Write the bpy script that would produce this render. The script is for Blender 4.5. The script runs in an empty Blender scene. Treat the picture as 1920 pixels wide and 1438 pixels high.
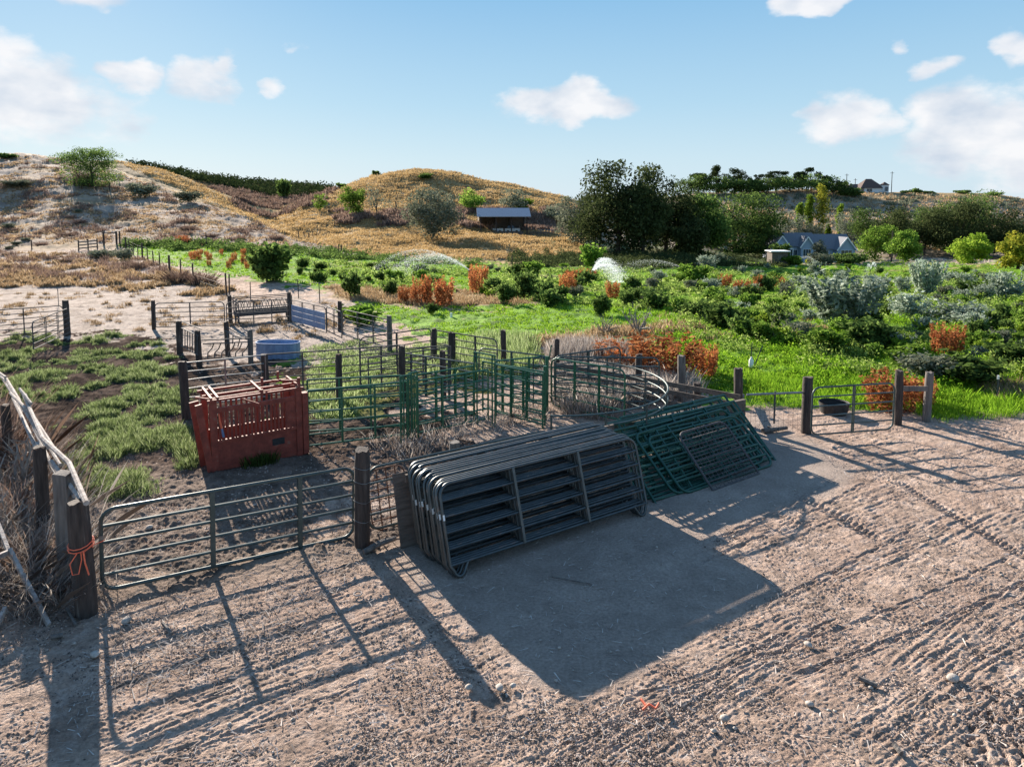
import bpy, math, random
import numpy as np
from mathutils import Vector, Matrix
random.seed(7); rng = np.random.default_rng(7)
S = bpy.context.scene
col = S.collection
R = math.radians
# ------------------------------------------------------------------ camera
F = 1330.0; PITCH = R(5.2); CH = 6.0; CX = 960.0
CY = 385.0 + F*math.tan(PITCH)
cp, sp = math.cos(PITCH), math.sin(PITCH)
cam = bpy.data.cameras.new('camera'); camo = bpy.data.objects.new('camera', cam); col.objects.link(camo)
camo.location = (0, 0, CH); camo.rotation_euler = (R(90)-PITCH, 0, 0)
cam.sensor_fit = 'HORIZONTAL'; cam.sensor_width = 36; cam.lens = 36*F/1920
cam.shift_y = (CY-719)/1920
cam.clip_start = .1; cam.clip_end = 6000
S.camera = camo
# ------------------------------------------------------------------ sun, sky
SEL, SAZ = R(21), R(31)                       # elevation, degrees to the left of the view
sd = Vector((-math.sin(SAZ)*math.cos(SEL), math.cos(SAZ)*math.cos(SEL), math.sin(SEL)))
sl = bpy.data.lights.new('sun', 'SUN'); so = bpy.data.objects.new('sun', sl); col.objects.link(so)
sl.energy = 5.0; sl.angle = R(.5); sl.color = (1, .885, .75)
so.rotation_euler = sd.to_track_quat('Z', 'Y').to_euler(); so.location = (-40, 60, 60)
W = bpy.data.worlds.new('World'); S.world = W; W.use_nodes = True
nt = W.node_tree; nt.nodes.clear(); N = nt.nodes.new; L = nt.links.new
out = N('ShaderNodeOutputWorld'); bg = N('ShaderNodeBackground'); L(bg.outputs[0], out.inputs[0])
sky = N('ShaderNodeTexSky'); sky.sky_type = 'NISHITA'; sky.sun_disc = False
sky.sun_elevation = SEL; sky.sun_rotation = -SAZ; sky.air_density = 1.3; sky.dust_density = .6; sky.ozone_density = 2.2
bg.inputs['Strength'].default_value = .085
S.view_settings.view_transform = 'Standard'; S.view_settings.look = 'None'
S.view_settings.exposure = 1.55; S.view_settings.gamma = 1
def mth(op, a, b=None, c=None, clamp=False):
    n = N('ShaderNodeMath'); n.operation = op; n.use_clamp = clamp
    for i, v in enumerate((a, b, c)):
        if v is None: continue
        if isinstance(v, (int, float)): n.inputs[i].default_value = v
        else: L(v, n.inputs[i])
    return n.outputs[0]
tc = N('ShaderNodeTexCoord')
sep = N('ShaderNodeSeparateXYZ'); L(tc.outputs['Generated'], sep.inputs[0])
azn = mth('ARCTAN2', sep.outputs[0], sep.outputs[1]); eln = mth('ARCSINE', sep.outputs[2])
cn = N('ShaderNodeCombineXYZ'); L(azn, cn.inputs[0]); L(mth('MULTIPLY', eln, 1.7), cn.inputs[1])
n1 = N('ShaderNodeTexNoise'); n1.inputs['Scale'].default_value = 13; n1.inputs['Detail'].default_value = 9; n1.inputs['Roughness'].default_value = .62
L(cn.outputs[0], n1.inputs['Vector'])
nw = N('ShaderNodeTexNoise'); nw.inputs['Scale'].default_value = 16; nw.inputs['Detail'].default_value = 5; L(cn.outputs[0], nw.inputs['Vector'])
sw = N('ShaderNodeSeparateColor'); L(nw.outputs['Color'], sw.inputs[0])
azn = mth('ADD', azn, mth('MULTIPLY', mth('SUBTRACT', sw.outputs[0], .5), .09)); eln = mth('ADD', eln, mth('MULTIPLY', mth('SUBTRACT', sw.outputs[1], .5), .05))
tot = None
CL = [(50,180,185,95,.98),(10,110,80,60,.85),(-120,120,150,110,1),(205,215,90,55,.6),(255,140,55,35,.95),(375,152,85,45,.95),(420,130,35,28,.8),(1060,195,140,42,1.1),(1085,170,60,38,.9),
      (1010,188,70,30,.9),(1580,220,90,52,.95),(1640,235,60,35,.7),(1840,245,190,90,1.1),(1920,280,160,90,1.0),(1740,128,50,28,.95),(1905,85,45,30,.85),(1685,78,24,14,.7),
      (1530,2,90,24,1.0),(545,85,22,14,.55),(508,162,28,18,.5),(-300,60,220,120,1),(2150,160,160,90,.9),(2400,80,200,60,.9),(180,-20,90,30,.8)]
for px, py, rx, ry, a in CL:
    up, fw = (CY-py)/F, 1.0
    yy = fw*cp+0*up+up*sp*0; X = (px-CX)/F; Y = cp+up*sp; Z = up*cp-sp
    ca = math.atan2(X, Y); ce = math.asin(Z/math.sqrt(X*X+Y*Y+Z*Z))
    dx = mth('MULTIPLY', mth('SUBTRACT', azn, ca), F/rx*.95*(1+X*X)); dy = mth('MULTIPLY', mth('SUBTRACT', eln, ce), F/ry*1.05)
    r2 = mth('ADD', mth('MULTIPLY', dx, dx), mth('MULTIPLY', dy, dy))
    m = mth('MULTIPLY', mth('SUBTRACT', 1, r2, clamp=True), a)
    tot = m if tot is None else mth('MAXIMUM', tot, m)
cv = mth('ADD', mth('MULTIPLY', tot, 1.05), mth('MULTIPLY', mth('SUBTRACT', n1.outputs[0], .5), 1.7))
mr = N('ShaderNodeMapRange'); mr.interpolation_type = 'SMOOTHSTEP'; L(cv, mr.inputs[0])
mr.inputs[1].default_value = .08; mr.inputs[2].default_value = .85
gate_ = mth('MULTIPLY', mr.outputs[0], mth('MULTIPLY', tot, 5, clamp=True))
n2 = N('ShaderNodeTexNoise'); n2.inputs['Scale'].default_value = 14; n2.inputs['Detail'].default_value = 4; L(cn.outputs[0], n2.inputs['Vector'])
cr = N('ShaderNodeMix'); cr.data_type = 'RGBA'; cr.inputs[6].default_value = (2.5, 2.8, 3.25, 1); cr.inputs[7].default_value = (3.95, 3.9, 3.95, 1)
mrc = N('ShaderNodeMapRange'); mrc.inputs[1].default_value = .3; mrc.inputs[2].default_value = .62; L(n2.outputs[0], mrc.inputs[0]); L(mrc.outputs[0], cr.inputs[0])
mx = N('ShaderNodeMix'); mx.data_type = 'RGBA'
L(mth('MULTIPLY', gate_, .9), mx.inputs[0])
rmp = N('ShaderNodeValToRGB'); L(mth('MULTIPLY', mth('ARCSINE', sep.outputs[2]), 1/R(60), clamp=True), rmp.inputs[0])
E_ = rmp.color_ramp.elements; STOPS = [(0,(2.6,3.2,3.6)),(.06,(2.3,3.05,3.55)),(.13,(1.75,2.7,3.45)),(.26,(1.05,2.1,3.2)),(.5,(.75,1.55,2.75)),(1,(.65,1.3,2.45))]
while len(E_) < len(STOPS): E_.new(.5)
for e_, (p_, c_) in zip(E_, STOPS): e_.position = p_; e_.color = (*c_, 1)
sm_ = N('ShaderNodeMix'); sm_.data_type = 'RGBA'; sm_.inputs[0].default_value = .035; L(rmp.outputs[0], sm_.inputs[6]); L(sky.outputs[0], sm_.inputs[7])
SKYOUT = sm_.outputs[2]
L(SKYOUT, mx.inputs[6]); L(cr.outputs[2], mx.inputs[7]); L(mx.outputs[2], bg.inputs['Color'])
try: S.cycles.max_bounces = 5; S.cycles.transparent_max_bounces = 8; S.cycles.diffuse_bounces = 3
except Exception: pass
# ------------------------------------------------------------------ pixel <-> world helpers (authoring only)
def ray(px, py):
    v = py-CY
    return np.array([px-CX, F*cp-v*sp, -F*sp-v*cp])
def at(px, py, z=0.0):
    r = ray(px, py); t = (z-CH)/r[2]
    return Vector((r[0]*t, r[1]*t, z))
def atd(px, py, d):
    r = ray(px, py); t = d/r[1]
    return Vector((r[0]*t, d, CH+r[2]*t))
def proj(x, y, z):
    fw = y*cp-(z-CH)*sp; up = y*sp+(z-CH)*cp
    fw = np.maximum(fw, .05)
    return CX+F*x/fw, CY-F*up/fw
# ------------------------------------------------------------------ noise
_g = np.random.default_rng(3); _P = _g.permutation(4096); _A = _g.random(4096)*2*np.pi
_GX, _GY = np.cos(_A), np.sin(_A)
def pn(x, y, s=0):
    x = np.asarray(x, float)+s*17.31; y = np.asarray(y, float)-s*9.73
    xi = np.floor(x).astype(np.int64); yi = np.floor(y).astype(np.int64); fx = x-xi; fy = y-yi
    def h(i, j): return _P[(_P[i & 4095]+j) & 4095]
    def g(i, j, a, b):
        k = h(i, j); return _GX[k]*a+_GY[k]*b
    u = fx*fx*fx*(fx*(fx*6-15)+10); v = fy*fy*fy*(fy*(fy*6-15)+10)
    a = g(xi, yi, fx, fy); b = g(xi+1, yi, fx-1, fy); c = g(xi, yi+1, fx, fy-1); d = g(xi+1, yi+1, fx-1, fy-1)
    return (a*(1-u)+b*u)*(1-v)+(c*(1-u)+d*u)*v*1.0
def fbm(x, y, s=0, o=3, g=.5):
    t = 0; a = 1
    for k in range(o): t = t+a*pn(x*2**k, y*2**k, s+k*3); a *= g
    return t
def sst(a, b, x): t = np.clip((x-a)/(b-a), 0, 1); return t*t*(3-2*t)
# ------------------------------------------------------------------ terrain profiles
PR = {  # image column : (depth, image row) pairs of the ground surface; 'z' gives a height
 -900: [(95,'z',1),(130,'z',8),(170,'z',16),(210,'z',18),(300,'z',14),(3000,'z',10)],
 0:   [(95,'z',0),(112,438),(130,398),(150,352),(170,316),(185,298),(198,292),(240,300),(320,'z',10),(3000,'z',8)],
 70:  [(95,'z',0),(112,438),(130,398),(150,352),(170,316),(185,298),(198,291),(240,300),(320,'z',10),(3000,'z',8)],
 130: [(95,'z',0),(112,438),(130,396),(150,355),(170,320),(188,301),(240,310),(320,'z',12),(3000,'z',8)],
 220: [(95,'z',0),(112,440),(130,400),(150,366),(172,330),(186,316),(205,322),(250,303),(300,315),(400,303),(460,303),(3000,'z',20)],
 300: [(93,'z',0),(110,445),(130,408),(150,370),(168,346),(190,356),(250,318),(300,338),(420,315),(480,316),(3000,'z',20)],
 380: [(92,'z',0),(108,450),(130,412),(150,379),(175,395),(240,350),(300,362),(430,330),(500,331),(3000,'z',20)],
 460: [(90,'z',-.2),(108,452),(125,428),(138,409),(165,428),(225,388),(300,378),(440,341),(520,342),(3000,'z',20)],
 520: [(88,'z',-.4),(108,460),(120,442),(130,430),(160,438),(200,416),(300,378),(380,362),(450,345),(520,346),(3000,'z',20)],
 580: [(60,'z',0),(88,'z',-.8),(108,468),(120,452),(150,450),(180,420),(220,385),(250,372),(300,380),(450,349),(520,350),(3000,'z',15)],
 640: [(60,'z',-.2),(88,'z',-1.6),(110,474),(120,466),(150,445),(175,425),(200,396),(232,360),(252,350),(300,362),(450,354),(3000,'z',10)],
 720: [(60,530),(88,500),(115,480),(140,460),(165,430),(190,405),(220,360),(245,330),(258,322),(300,345),(400,'z',8),(3000,'z',5)],
 780: [(60,533),(88,503),(115,484),(140,463),(165,430),(190,405),(215,366),(245,324),(262,314),(310,345),(400,'z',8),(3000,'z',5)],
 860: [(60,536),(88,507),(115,486),(140,463),(165,432),(190,410),(215,375),(245,332),(262,323),(310,350),(400,'z',8),(3000,'z',5)],
 960: [(60,538),(88,510),(110,492),(135,466),(155,441),(178,432),(205,395),(240,356),(260,346),(310,365),(400,'z',6),(3000,'z',5)],
 1060:[(60,538),(88,512),(110,496),(130,475),(150,450),(178,437),(205,408),(235,380),(255,371),(310,380),(400,'z',5),(3000,'z',5)],
 1130:[(60,540),(88,514),(110,497),(140,478),(170,460),(200,435),(240,403),(260,390),(330,388),(3000,'z',4)],
 1300:[(60,542),(88,518),(110,502),(145,480),(180,472),(220,455),(300,405),(380,366),(400,362),(480,366),(3000,'z',8)],
 1430:[(60,545),(88,522),(110,508),(150,494),(196,488),(240,468),(300,425),(360,385),(395,360),(480,364),(3000,'z',8)],
 1500:[(60,546),(88,524),(110,510),(150,497),(196,490),(240,472),(300,430),(360,385),(395,354),(480,360),(3000,'z',8)],
 1600:[(60,548),(88,526),(110,512),(150,499),(200,491),(250,468),(300,432),(360,388),(400,360),(480,364),(3000,'z',8)],
 1750:[(60,548),(88,527),(110,512),(150,500),(200,491),(250,468),(300,432),(360,388),(400,361),(480,366),(3000,'z',8)],
 1850:[(60,548),(88,527),(110,512),(150,500),(200,491),(250,468),(300,432),(360,390),(400,362),(480,368),(3000,'z',8)],
 1920:[(60,548),(88,527),(110,512),(150,500),(200,491),(250,468),(300,435),(360,398),(400,374),(480,376),(3000,'z',6)],
 2700:[(60,'z',-.8),(110,'z',-3),(200,'z',-8),(300,'z',-2),(400,'z',4),(3000,'z',3)],
}
LD = np.linspace(math.log(8), math.log(3000), 420); GD = np.exp(LD)
ks = sorted(PR); GP = np.linspace(-900, 2700, 361)
Zc = []
for k in ks:
    ds, zs = [8, 34], [0, 0]
    for e in PR[k]:
        ds.append(e[0]); zs.append(e[2] if len(e) == 3 else atd(k, e[1], e[0]).z)
    Zc.append(np.interp(GD, ds, zs))
Zc = np.array(Zc)
ZG = np.array([np.interp(GP, ks, Zc[:, j]) for j in range(len(GD))]).T
def blur(A, ax, n):
    k = np.exp(-np.linspace(-2, 2, 2*n+1)**2); k /= k.sum()
    B = np.zeros_like(A); m = A.shape[ax]
    for i, w in enumerate(k):
        idx = np.clip(np.arange(m)+i-n, 0, m-1); B += w*np.take(A, idx, axis=ax)
    return B
ZG = blur(blur(ZG, 1, 3), 0, 3)
def gz0(x, y):
    x = np.asarray(x, float); y = np.asarray(y, float)
    d = np.maximum(y, 8.0); px = 960+x/d*1335
    a = np.clip((px+900)/10, 0, len(GP)-1.001); b = np.clip((np.log(d)-LD[0])/(LD[1]-LD[0]), 0, len(GD)-1.001)
    i = a.astype(int); j = b.astype(int); fa = a-i; fb = b-j
    z = (ZG[i, j]*(1-fa)+ZG[i+1, j]*fa)*(1-fb)+(ZG[i, j+1]*(1-fa)+ZG[i+1, j+1]*fa)*fb
    far = sst(95, 140, d)
    z = z+far*(fbm(x/26, y/26, 5, 4, .55)*1.5+.25*np.abs(fbm(x/7, y/12, 8, 3)))*(1-.6*sst(230, 300, d))
    z = z+sst(28, 55, d)*fbm(x/7, y/7, 9, 3)*.22
    return z
def gz(x, y): return float(gz0(np.array([x]), np.array([y]))[0])
def gp(px, py):
    """where the ray through an image point meets the terrain"""
    r = ray(px, py); ds = np.exp(np.linspace(math.log(7), math.log(700), 700))
    t = ds/r[1]; x = r[0]*t; z = CH+r[2]*t
    k = np.nonzero(z <= gz0(x, ds))[0]
    k = k[0] if len(k) else len(ds)-1
    return Vector((x[k], ds[k], gz(x[k], ds[k])))
def inpoly(px, py, poly):
    c = np.zeros(px.shape, bool); n = len(poly)
    for i in range(n):
        x1, y1 = poly[i]; x2, y2 = poly[(i+1) % n]
        if y1 == y2: continue
        k = ((y1 > py) != (y2 > py)) & (px < (x2-x1)*(py-y1)/(y2-y1)+x1)
        c ^= k
    return c
POLY = dict(
 mud=[(-300,622),(300,632),(345,660),(640,690),(760,760),(860,800),(700,1000),(420,1040),(190,1100),(-100,1100),(-300,720)],
 pale=[(-400,470),(150,470),(230,500),(330,520),(440,560),(640,560),(690,600),(720,650),(600,690),(345,665),(300,632),(-400,628)],
 green=[(225,455),(400,458),(640,476),(760,484),(960,496),(1130,490),(1300,492),(2600,500),(2600,775),(1890,760),(1780,770),(1690,765),(1530,765),(1400,770),(1300,735),(1240,690),(1120,655),(1000,640),(860,640),(740,615),(690,595),(640,545),(560,535),(440,520),(330,500),(250,480)],
 lush=[(700,575),(960,570),(1300,560),(1500,620),(1800,640),(2300,640),(2300,770),(1690,765),(1400,770),(1300,735),(1240,690),(1120,640),(1000,618),(860,628),(740,605)],
 pen=[(560,690),(760,650),(900,640),(1010,650),(1000,690),(780,740),(600,800),(570,760)],
 smooth=[(700,950),(860,830),(1450,770),(1620,900),(1300,1010),(1450,1100),(1150,1290),(1000,1300),(900,1180),(760,1080)],
 strip=[(1150,618),(1300,608),(1325,625),(1180,636),(1060,652),(975,652),(965,646)],
)
# ------------------------------------------------------------------ mesh helpers
def mkmesh(name, v, faces=None, quads=None, tris=None, smooth=False):
    me = bpy.data.meshes.new(name)
    v = np.ascontiguousarray(v, dtype=np.float32)
    if faces is not None:
        me.from_pydata([tuple(a) for a in v], [], faces)
    else:
        f = quads if quads is not None else tris; k = f.shape[1]; nf = len(f)
        me.vertices.add(len(v)); me.vertices.foreach_set('co', v.ravel())
        me.loops.add(nf*k); me.loops.foreach_set('vertex_index', np.ascontiguousarray(f, dtype=np.int32).ravel())
        me.polygons.add(nf); me.polygons.foreach_set('loop_start', np.arange(nf, dtype=np.int32)*k)
        try: me.polygons.foreach_set('loop_total', np.full(nf, k, dtype=np.int32))
        except Exception: pass
    if smooth: me.polygons.foreach_set('use_smooth', np.ones(len(me.polygons), bool))
    me.update(calc_edges=True)
    return me
def link(name, me, mat=None, parent=None, loc=None):
    o = bpy.data.objects.new(name, me); col.objects.link(o)
    if mat is not None and me is not None and not me.materials: me.materials.append(mat)
    if parent is not None: o.parent = parent
    if loc is not None: o.location = loc
    return o
def tag(o, label=None, cat=None, group=None, kind=None):
    if label: o['label'] = label
    if cat: o['category'] = cat
    if group: o['group'] = group
    if kind: o['kind'] = kind
    return o
def E(name, label, cat, loc=(0,0,0), rot=(0,0,0), group=None):
    o = bpy.data.objects.new(name, None); col.objects.link(o); o.empty_display_size = .3
    o.location = loc; o.rotation_euler = rot if not isinstance(rot, (int, float)) else (0, 0, rot)
    return tag(o, label, cat, group)
def copy_tree(o, parent=None):
    c = o.copy(); col.objects.link(c); c.parent = parent
    for ch in list(o.children): copy_tree(ch, c)
    return c
class MB:
    def __init__(s): s.v = []; s.f = []
    def add(s, vs, fs):
        b = len(s.v); s.v += [tuple(v) for v in vs]; s.f += [tuple(b+i for i in f) for f in fs]; return s
    def box(s, x0, x1, y0, y1, z0, z1):
        return s.add([(x0,y0,z0),(x1,y0,z0),(x1,y1,z0),(x0,y1,z0),(x0,y0,z1),(x1,y0,z1),(x1,y1,z1),(x0,y1,z1)],
                     [(0,3,2,1),(4,5,6,7),(0,1,5,4),(1,2,6,5),(2,3,7,6),(3,0,4,7)])
    def beam(s, a, b, w, h):
        a = Vector(a); b = Vector(b); t = (b-a).normalized()
        up = Vector((0,0,1)) if abs(t.z) < .95 else Vector((0,1,0))
        n = t.cross(up).normalized(); m = n.cross(t).normalized()
        vs = []
        for p in (a, b):
            for sx, sy in ((-1,-1),(1,-1),(1,1),(-1,1)): vs.append(p+n*sx*w/2+m*sy*h/2)
        return s.add(vs, [(0,1,2,3),(7,6,5,4),(0,4,5,1),(1,5,6,2),(2,6,7,3),(3,7,4,0)])
    def tube(s, pts, r, n=7, cap=True):
        pts = [Vector(p) for p in pts]; rs = r if isinstance(r, (list, tuple)) else [r]*len(pts)
        vs, fs = [], []; prev = None
        for i, p in enumerate(pts):
            t = (pts[min(i+1, len(pts)-1)]-pts[max(i-1, 0)]).normalized()
            if prev is None: a = t.cross(Vector((0,0,1)) if abs(t.z) < .9 else Vector((0,1,0))).normalized()
            else:
                a = prev-t*prev.dot(t)
                a = a.normalized() if a.length > 1e-6 else t.orthogonal().normalized()
            prev = a; b = t.cross(a)
            for k in range(n):
                an = 2*math.pi*k/n; vs.append(p+(a*math.cos(an)+b*math.sin(an))*rs[i])
        m = len(pts)
        for i in range(m-1):
            for k in range(n): fs.append((i*n+k, i*n+(k+1) % n, (i+1)*n+(k+1) % n, (i+1)*n+k))
        if cap: fs.append(tuple(range(n-1, -1, -1))); fs.append(tuple((m-1)*n+k for k in range(n)))
        return s.add(vs, fs)
    def build(s, name, mat, parent=None, smooth=False, **kw):
        me = bpy.data.meshes.new(name); me.from_pydata(s.v, [], s.f); me.update()
        if smooth:
            me.polygons.foreach_set('use_smooth', np.ones(len(me.polygons), bool))
            try: me.set_sharp_from_angle(angle=R(50))
            except Exception: pass
        return link(name, me, mat, parent)
# ------------------------------------------------------------------ materials
def newmat(name):
    m = bpy.data.materials.new(name); m.use_nodes = True; nt = m.node_tree
    p = nt.nodes['Principled BSDF']; return m, nt, p
def noisy(name, c1, c2, scale=8, rough=.7, metal=0, bump=.3, stretch=(1,1,1), c3=None, t3=.62, bscale=None, obj=True):
    m, nt, p = newmat(name); N = nt.nodes.new; L = nt.links.new
    tc = N('ShaderNodeTexCoord'); mp = N('ShaderNodeMapping'); mp.inputs['Scale'].default_value = stretch
    L(tc.outputs['Object'], mp.inputs[0])
    if obj:
        oi = N('ShaderNodeObjectInfo'); ad = N('ShaderNodeVectorMath'); ad.operation = 'ADD'
        ml = N('ShaderNodeMath'); ml.operation = 'MULTIPLY'; ml.inputs[1].default_value = 37; L(oi.outputs['Random'], ml.inputs[0])
        L(mp.outputs[0], ad.inputs[0]); L(ml.outputs[0], ad.inputs[1]); vec = ad.outputs[0]
    else: vec = mp.outputs[0]
    n = N('ShaderNodeTexNoise'); n.inputs['Scale'].default_value = scale; n.inputs['Detail'].default_value = 6; n.inputs['Roughness'].default_value = .65
    L(vec, n.inputs['Vector'])
    r = N('ShaderNodeValToRGB'); L(n.outputs[0], r.inputs[0])
    r.color_ramp.elements[0].position = .3; r.color_ramp.elements[0].color = (*c1, 1)
    r.color_ramp.elements[1].position = .6; r.color_ramp.elements[1].color = (*c2, 1)
    if c3: e = r.color_ramp.elements.new(t3+.05); e.color = (*c3, 1)
    L(r.outputs[0], p.inputs['Base Color']); p.inputs['Roughness'].default_value = rough; p.inputs['Metallic'].default_value = metal
    if bump:
        b = N('ShaderNodeBump'); b.inputs['Strength'].default_value = bump; b.inputs['Distance'].default_value = .02
        n2 = N('ShaderNodeTexNoise'); n2.inputs['Scale'].default_value = bscale or scale*3; n2.inputs['Detail'].default_value = 5
        L(vec, n2.inputs['Vector']); L(n2.outputs[0], b.inputs['Height']); L(b.outputs[0], p.inputs['Normal'])
    return m
def leafy(name, cols, tr=.4, rough=True):
    """leaves or blades: diffuse plus light passing through; colour varies from leaf to leaf"""
    m = bpy.data.materials.new(name); m.use_nodes = True; nt = m.node_tree; nt.nodes.clear(); N = nt.nodes.new; L = nt.links.new
    o = N('ShaderNodeOutputMaterial'); a = N('ShaderNodeAttribute'); a.attribute_name = 'rnd'
    oi = N('ShaderNodeObjectInfo')
    r = N('ShaderNodeValToRGB'); L(a.outputs['Fac'], r.inputs[0])
    els = r.color_ramp.elements
    while len(els) < len(cols): els.new(.5)
    for i, c in enumerate(cols): els[i].position = i/(len(cols)-1); els[i].color = (*c, 1)
    hs = N('ShaderNodeHueSaturation'); L(r.outputs[0], hs.inputs['Color'])
    mr = N('ShaderNodeMapRange'); mr.inputs[3].default_value = .75; mr.inputs[4].default_value = 1.25; L(oi.outputs['Random'], mr.inputs[0]); L(mr.outputs[0], hs.inputs['Value'])
    d = N('ShaderNodeBsdfDiffuse'); t = N('ShaderNodeBsdfTranslucent'); L(hs.outputs[0], d.inputs[0]); L(hs.outputs[0], t.inputs[0])
    mx = N('ShaderNodeMixShader'); mx.inputs[0].default_value = tr; L(d.outputs[0], mx.inputs[1]); L(t.outputs[0], mx.inputs[2])
    L(mx.outputs[0], o.inputs[0]); return m
M = dict(
 wood=noisy('weathered_wood', (.02,.015,.013), (.07,.053,.046), 5, .9, bump=.9, stretch=(3,3,.35), c3=(.13,.11,.095), bscale=14),
 greywood=noisy('grey_wood', (.07,.06,.055), (.17,.15,.135), 5, .9, bump=.8, stretch=(3,3,.35), bscale=14),
 plank=noisy('old_plank', (.06,.048,.04), (.15,.12,.10), 4, .9, bump=.6, stretch=(.5,3,3), bscale=12),
 whitepole=noisy('peeled_pale_pole', (.14,.11,.10), (.38,.34,.31), 9, .9, bump=.6, c3=(.52,.48,.45)),
 darksteel=noisy('dark_blue_grey_tube', (.055,.066,.068), (.10,.11,.112), 4, .42, .7, .08, c3=(.17,.135,.12), t3=.60),
 gatesteel=noisy('grey_green_tube', (.035,.055,.056), (.06,.09,.09), 4, .42, .3, .05, c3=(.13,.12,.1), t3=.7),
 oldsteel=noisy('old_grey_steel', (.035,.033,.035), (.085,.08,.082), 9, .8, .0, .1, c3=(.10,.06,.045), t3=.66),
 palesteel=noisy('pale_steel', (.14,.14,.14), (.26,.26,.25), 7, .4, .5, .05),
 greensteel=noisy('green_painted_tube', (.012,.075,.04), (.022,.125,.068), 5, .4, .1, .05, c3=(.08,.12,.08), t3=.7),
 greenblue=noisy('dark_green_tube', (.006,.045,.034), (.013,.085,.062), 5, .45, .15, .08, c3=(.05,.07,.055), t3=.64),
 rust=noisy('rust', (.07,.035,.022), (.2,.09,.05), 12, .85, .1, .3),
 red=noisy('faded_red_paint', (.14,.028,.018), (.27,.055,.034), 6, .7, .0, .3, c3=(.22,.10,.07), t3=.62),
 galv=noisy('galvanised_sheet', (.10,.17,.32), (.20,.30,.48), 5, .4, .2, .05, stretch=(1,1,.3)),
 black=noisy('black_rubber', (.012,.012,.013), (.03,.03,.03), 8, .8),
 orange=noisy('orange_twine', (.75,.10,.04), (.85,.2,.1), 30, .7),
 stone=noisy('fieldstone', (.25,.21,.18), (.45,.4,.35), 9, .9, bump=.4),
 whiteplastic=noisy('white_plastic', (.7,.7,.68), (.82,.82,.8), 5, .4, bump=0),
 roof=noisy('metal_roof_sheet', (.18,.2,.24), (.30,.33,.38), 2, .4, .5, .1, stretch=(6,.4,1)),
 shingle=noisy('grey_shingle', (.10,.11,.13), (.18,.19,.22), 6, .9, bump=.4),
 siding=noisy('blue_grey_siding', (.26,.33,.43), (.33,.40,.50), 1.5, .8, bump=.2, stretch=(.2,.2,6)),
 brown_roof=noisy('brown_shingle', (.06,.04,.035), (.11,.075,.065), 3, .9, bump=.3),
 trim=noisy('white_trim', (.62,.64,.66), (.78,.79,.8), 3, .6, bump=0),
 glass=noisy('window_glass', (.02,.03,.04), (.05,.07,.09), 2, .08, .0, 0),
 carpaint=noisy('pale_car_paint', (.55,.55,.55), (.68,.68,.66), 2, .3, bump=0),
 bark=noisy('bark', (.03,.024,.018), (.09,.07,.055), 6, .95, bump=.8, stretch=(3,3,.6)),
 paintedgrey=noisy('bare_grey_stem', (.16,.13,.11), (.28,.25,.22), 8, .95, bump=.2),
 l_dark=leafy('leaves_dark', [(.034,.062,.02),(.08,.135,.034),(.17,.25,.065)], .5),
 l_black=leafy('leaves_olive_dark', [(.03,.045,.018),(.06,.08,.03),(.11,.135,.055)], .4),
 l_green=leafy('leaves_green', [(.06,.12,.02),(.14,.25,.035),(.26,.38,.07)], .5),
 l_lime=leafy('leaves_lime', [(.10,.17,.02),(.18,.28,.03),(.28,.36,.05)], .45),
 l_silver=leafy('leaves_silver', [(.12,.16,.11),(.23,.29,.21),(.44,.50,.43)], .45),
 l_sage=leafy('leaves_sage', [(.09,.11,.075),(.16,.18,.12),(.26,.27,.2)], .3),
 l_rust=leafy('leaves_rust', [(.22,.07,.03),(.42,.14,.055),(.50,.26,.11)], .45),
 l_gold=leafy('leaves_yellow', [(.13,.17,.025),(.24,.27,.035),(.42,.38,.05)], .45),
 l_pine=leafy('needles', [(.02,.035,.014),(.04,.06,.022),(.07,.09,.035)], .2),
 b_green=leafy('grass_green', [(.08,.17,.012),(.16,.31,.02),(.29,.46,.04)], .5),
 b_brush=leafy('brush_green', [(.09,.15,.03),(.20,.29,.06),(.34,.42,.13)], .5),
 b_lawn=leafy('lawn_green', [(.10,.21,.015),(.20,.36,.025),(.34,.50,.06)], .5),
 b_weed=leafy('weed_green', [(.08,.12,.04),(.19,.26,.09),(.40,.46,.25)], .5),
 b_straw=leafy('straw', [(.24,.155,.08),(.38,.265,.15),(.54,.42,.28)], .4),
 b_gold=leafy('gold_grass', [(.23,.15,.065),(.38,.26,.12),(.50,.375,.2)], .4),
 b_grey=leafy('dead_stems', [(.2,.165,.14),(.38,.33,.30),(.6,.56,.52)], .3),
 b_pink=leafy('dry_brush', [(.13,.085,.065),(.22,.15,.12),(.34,.25,.2)], .3),
 spray=leafy('water_spray', [(.6,.66,.72),(.8,.84,.88)], .6),
)
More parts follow.
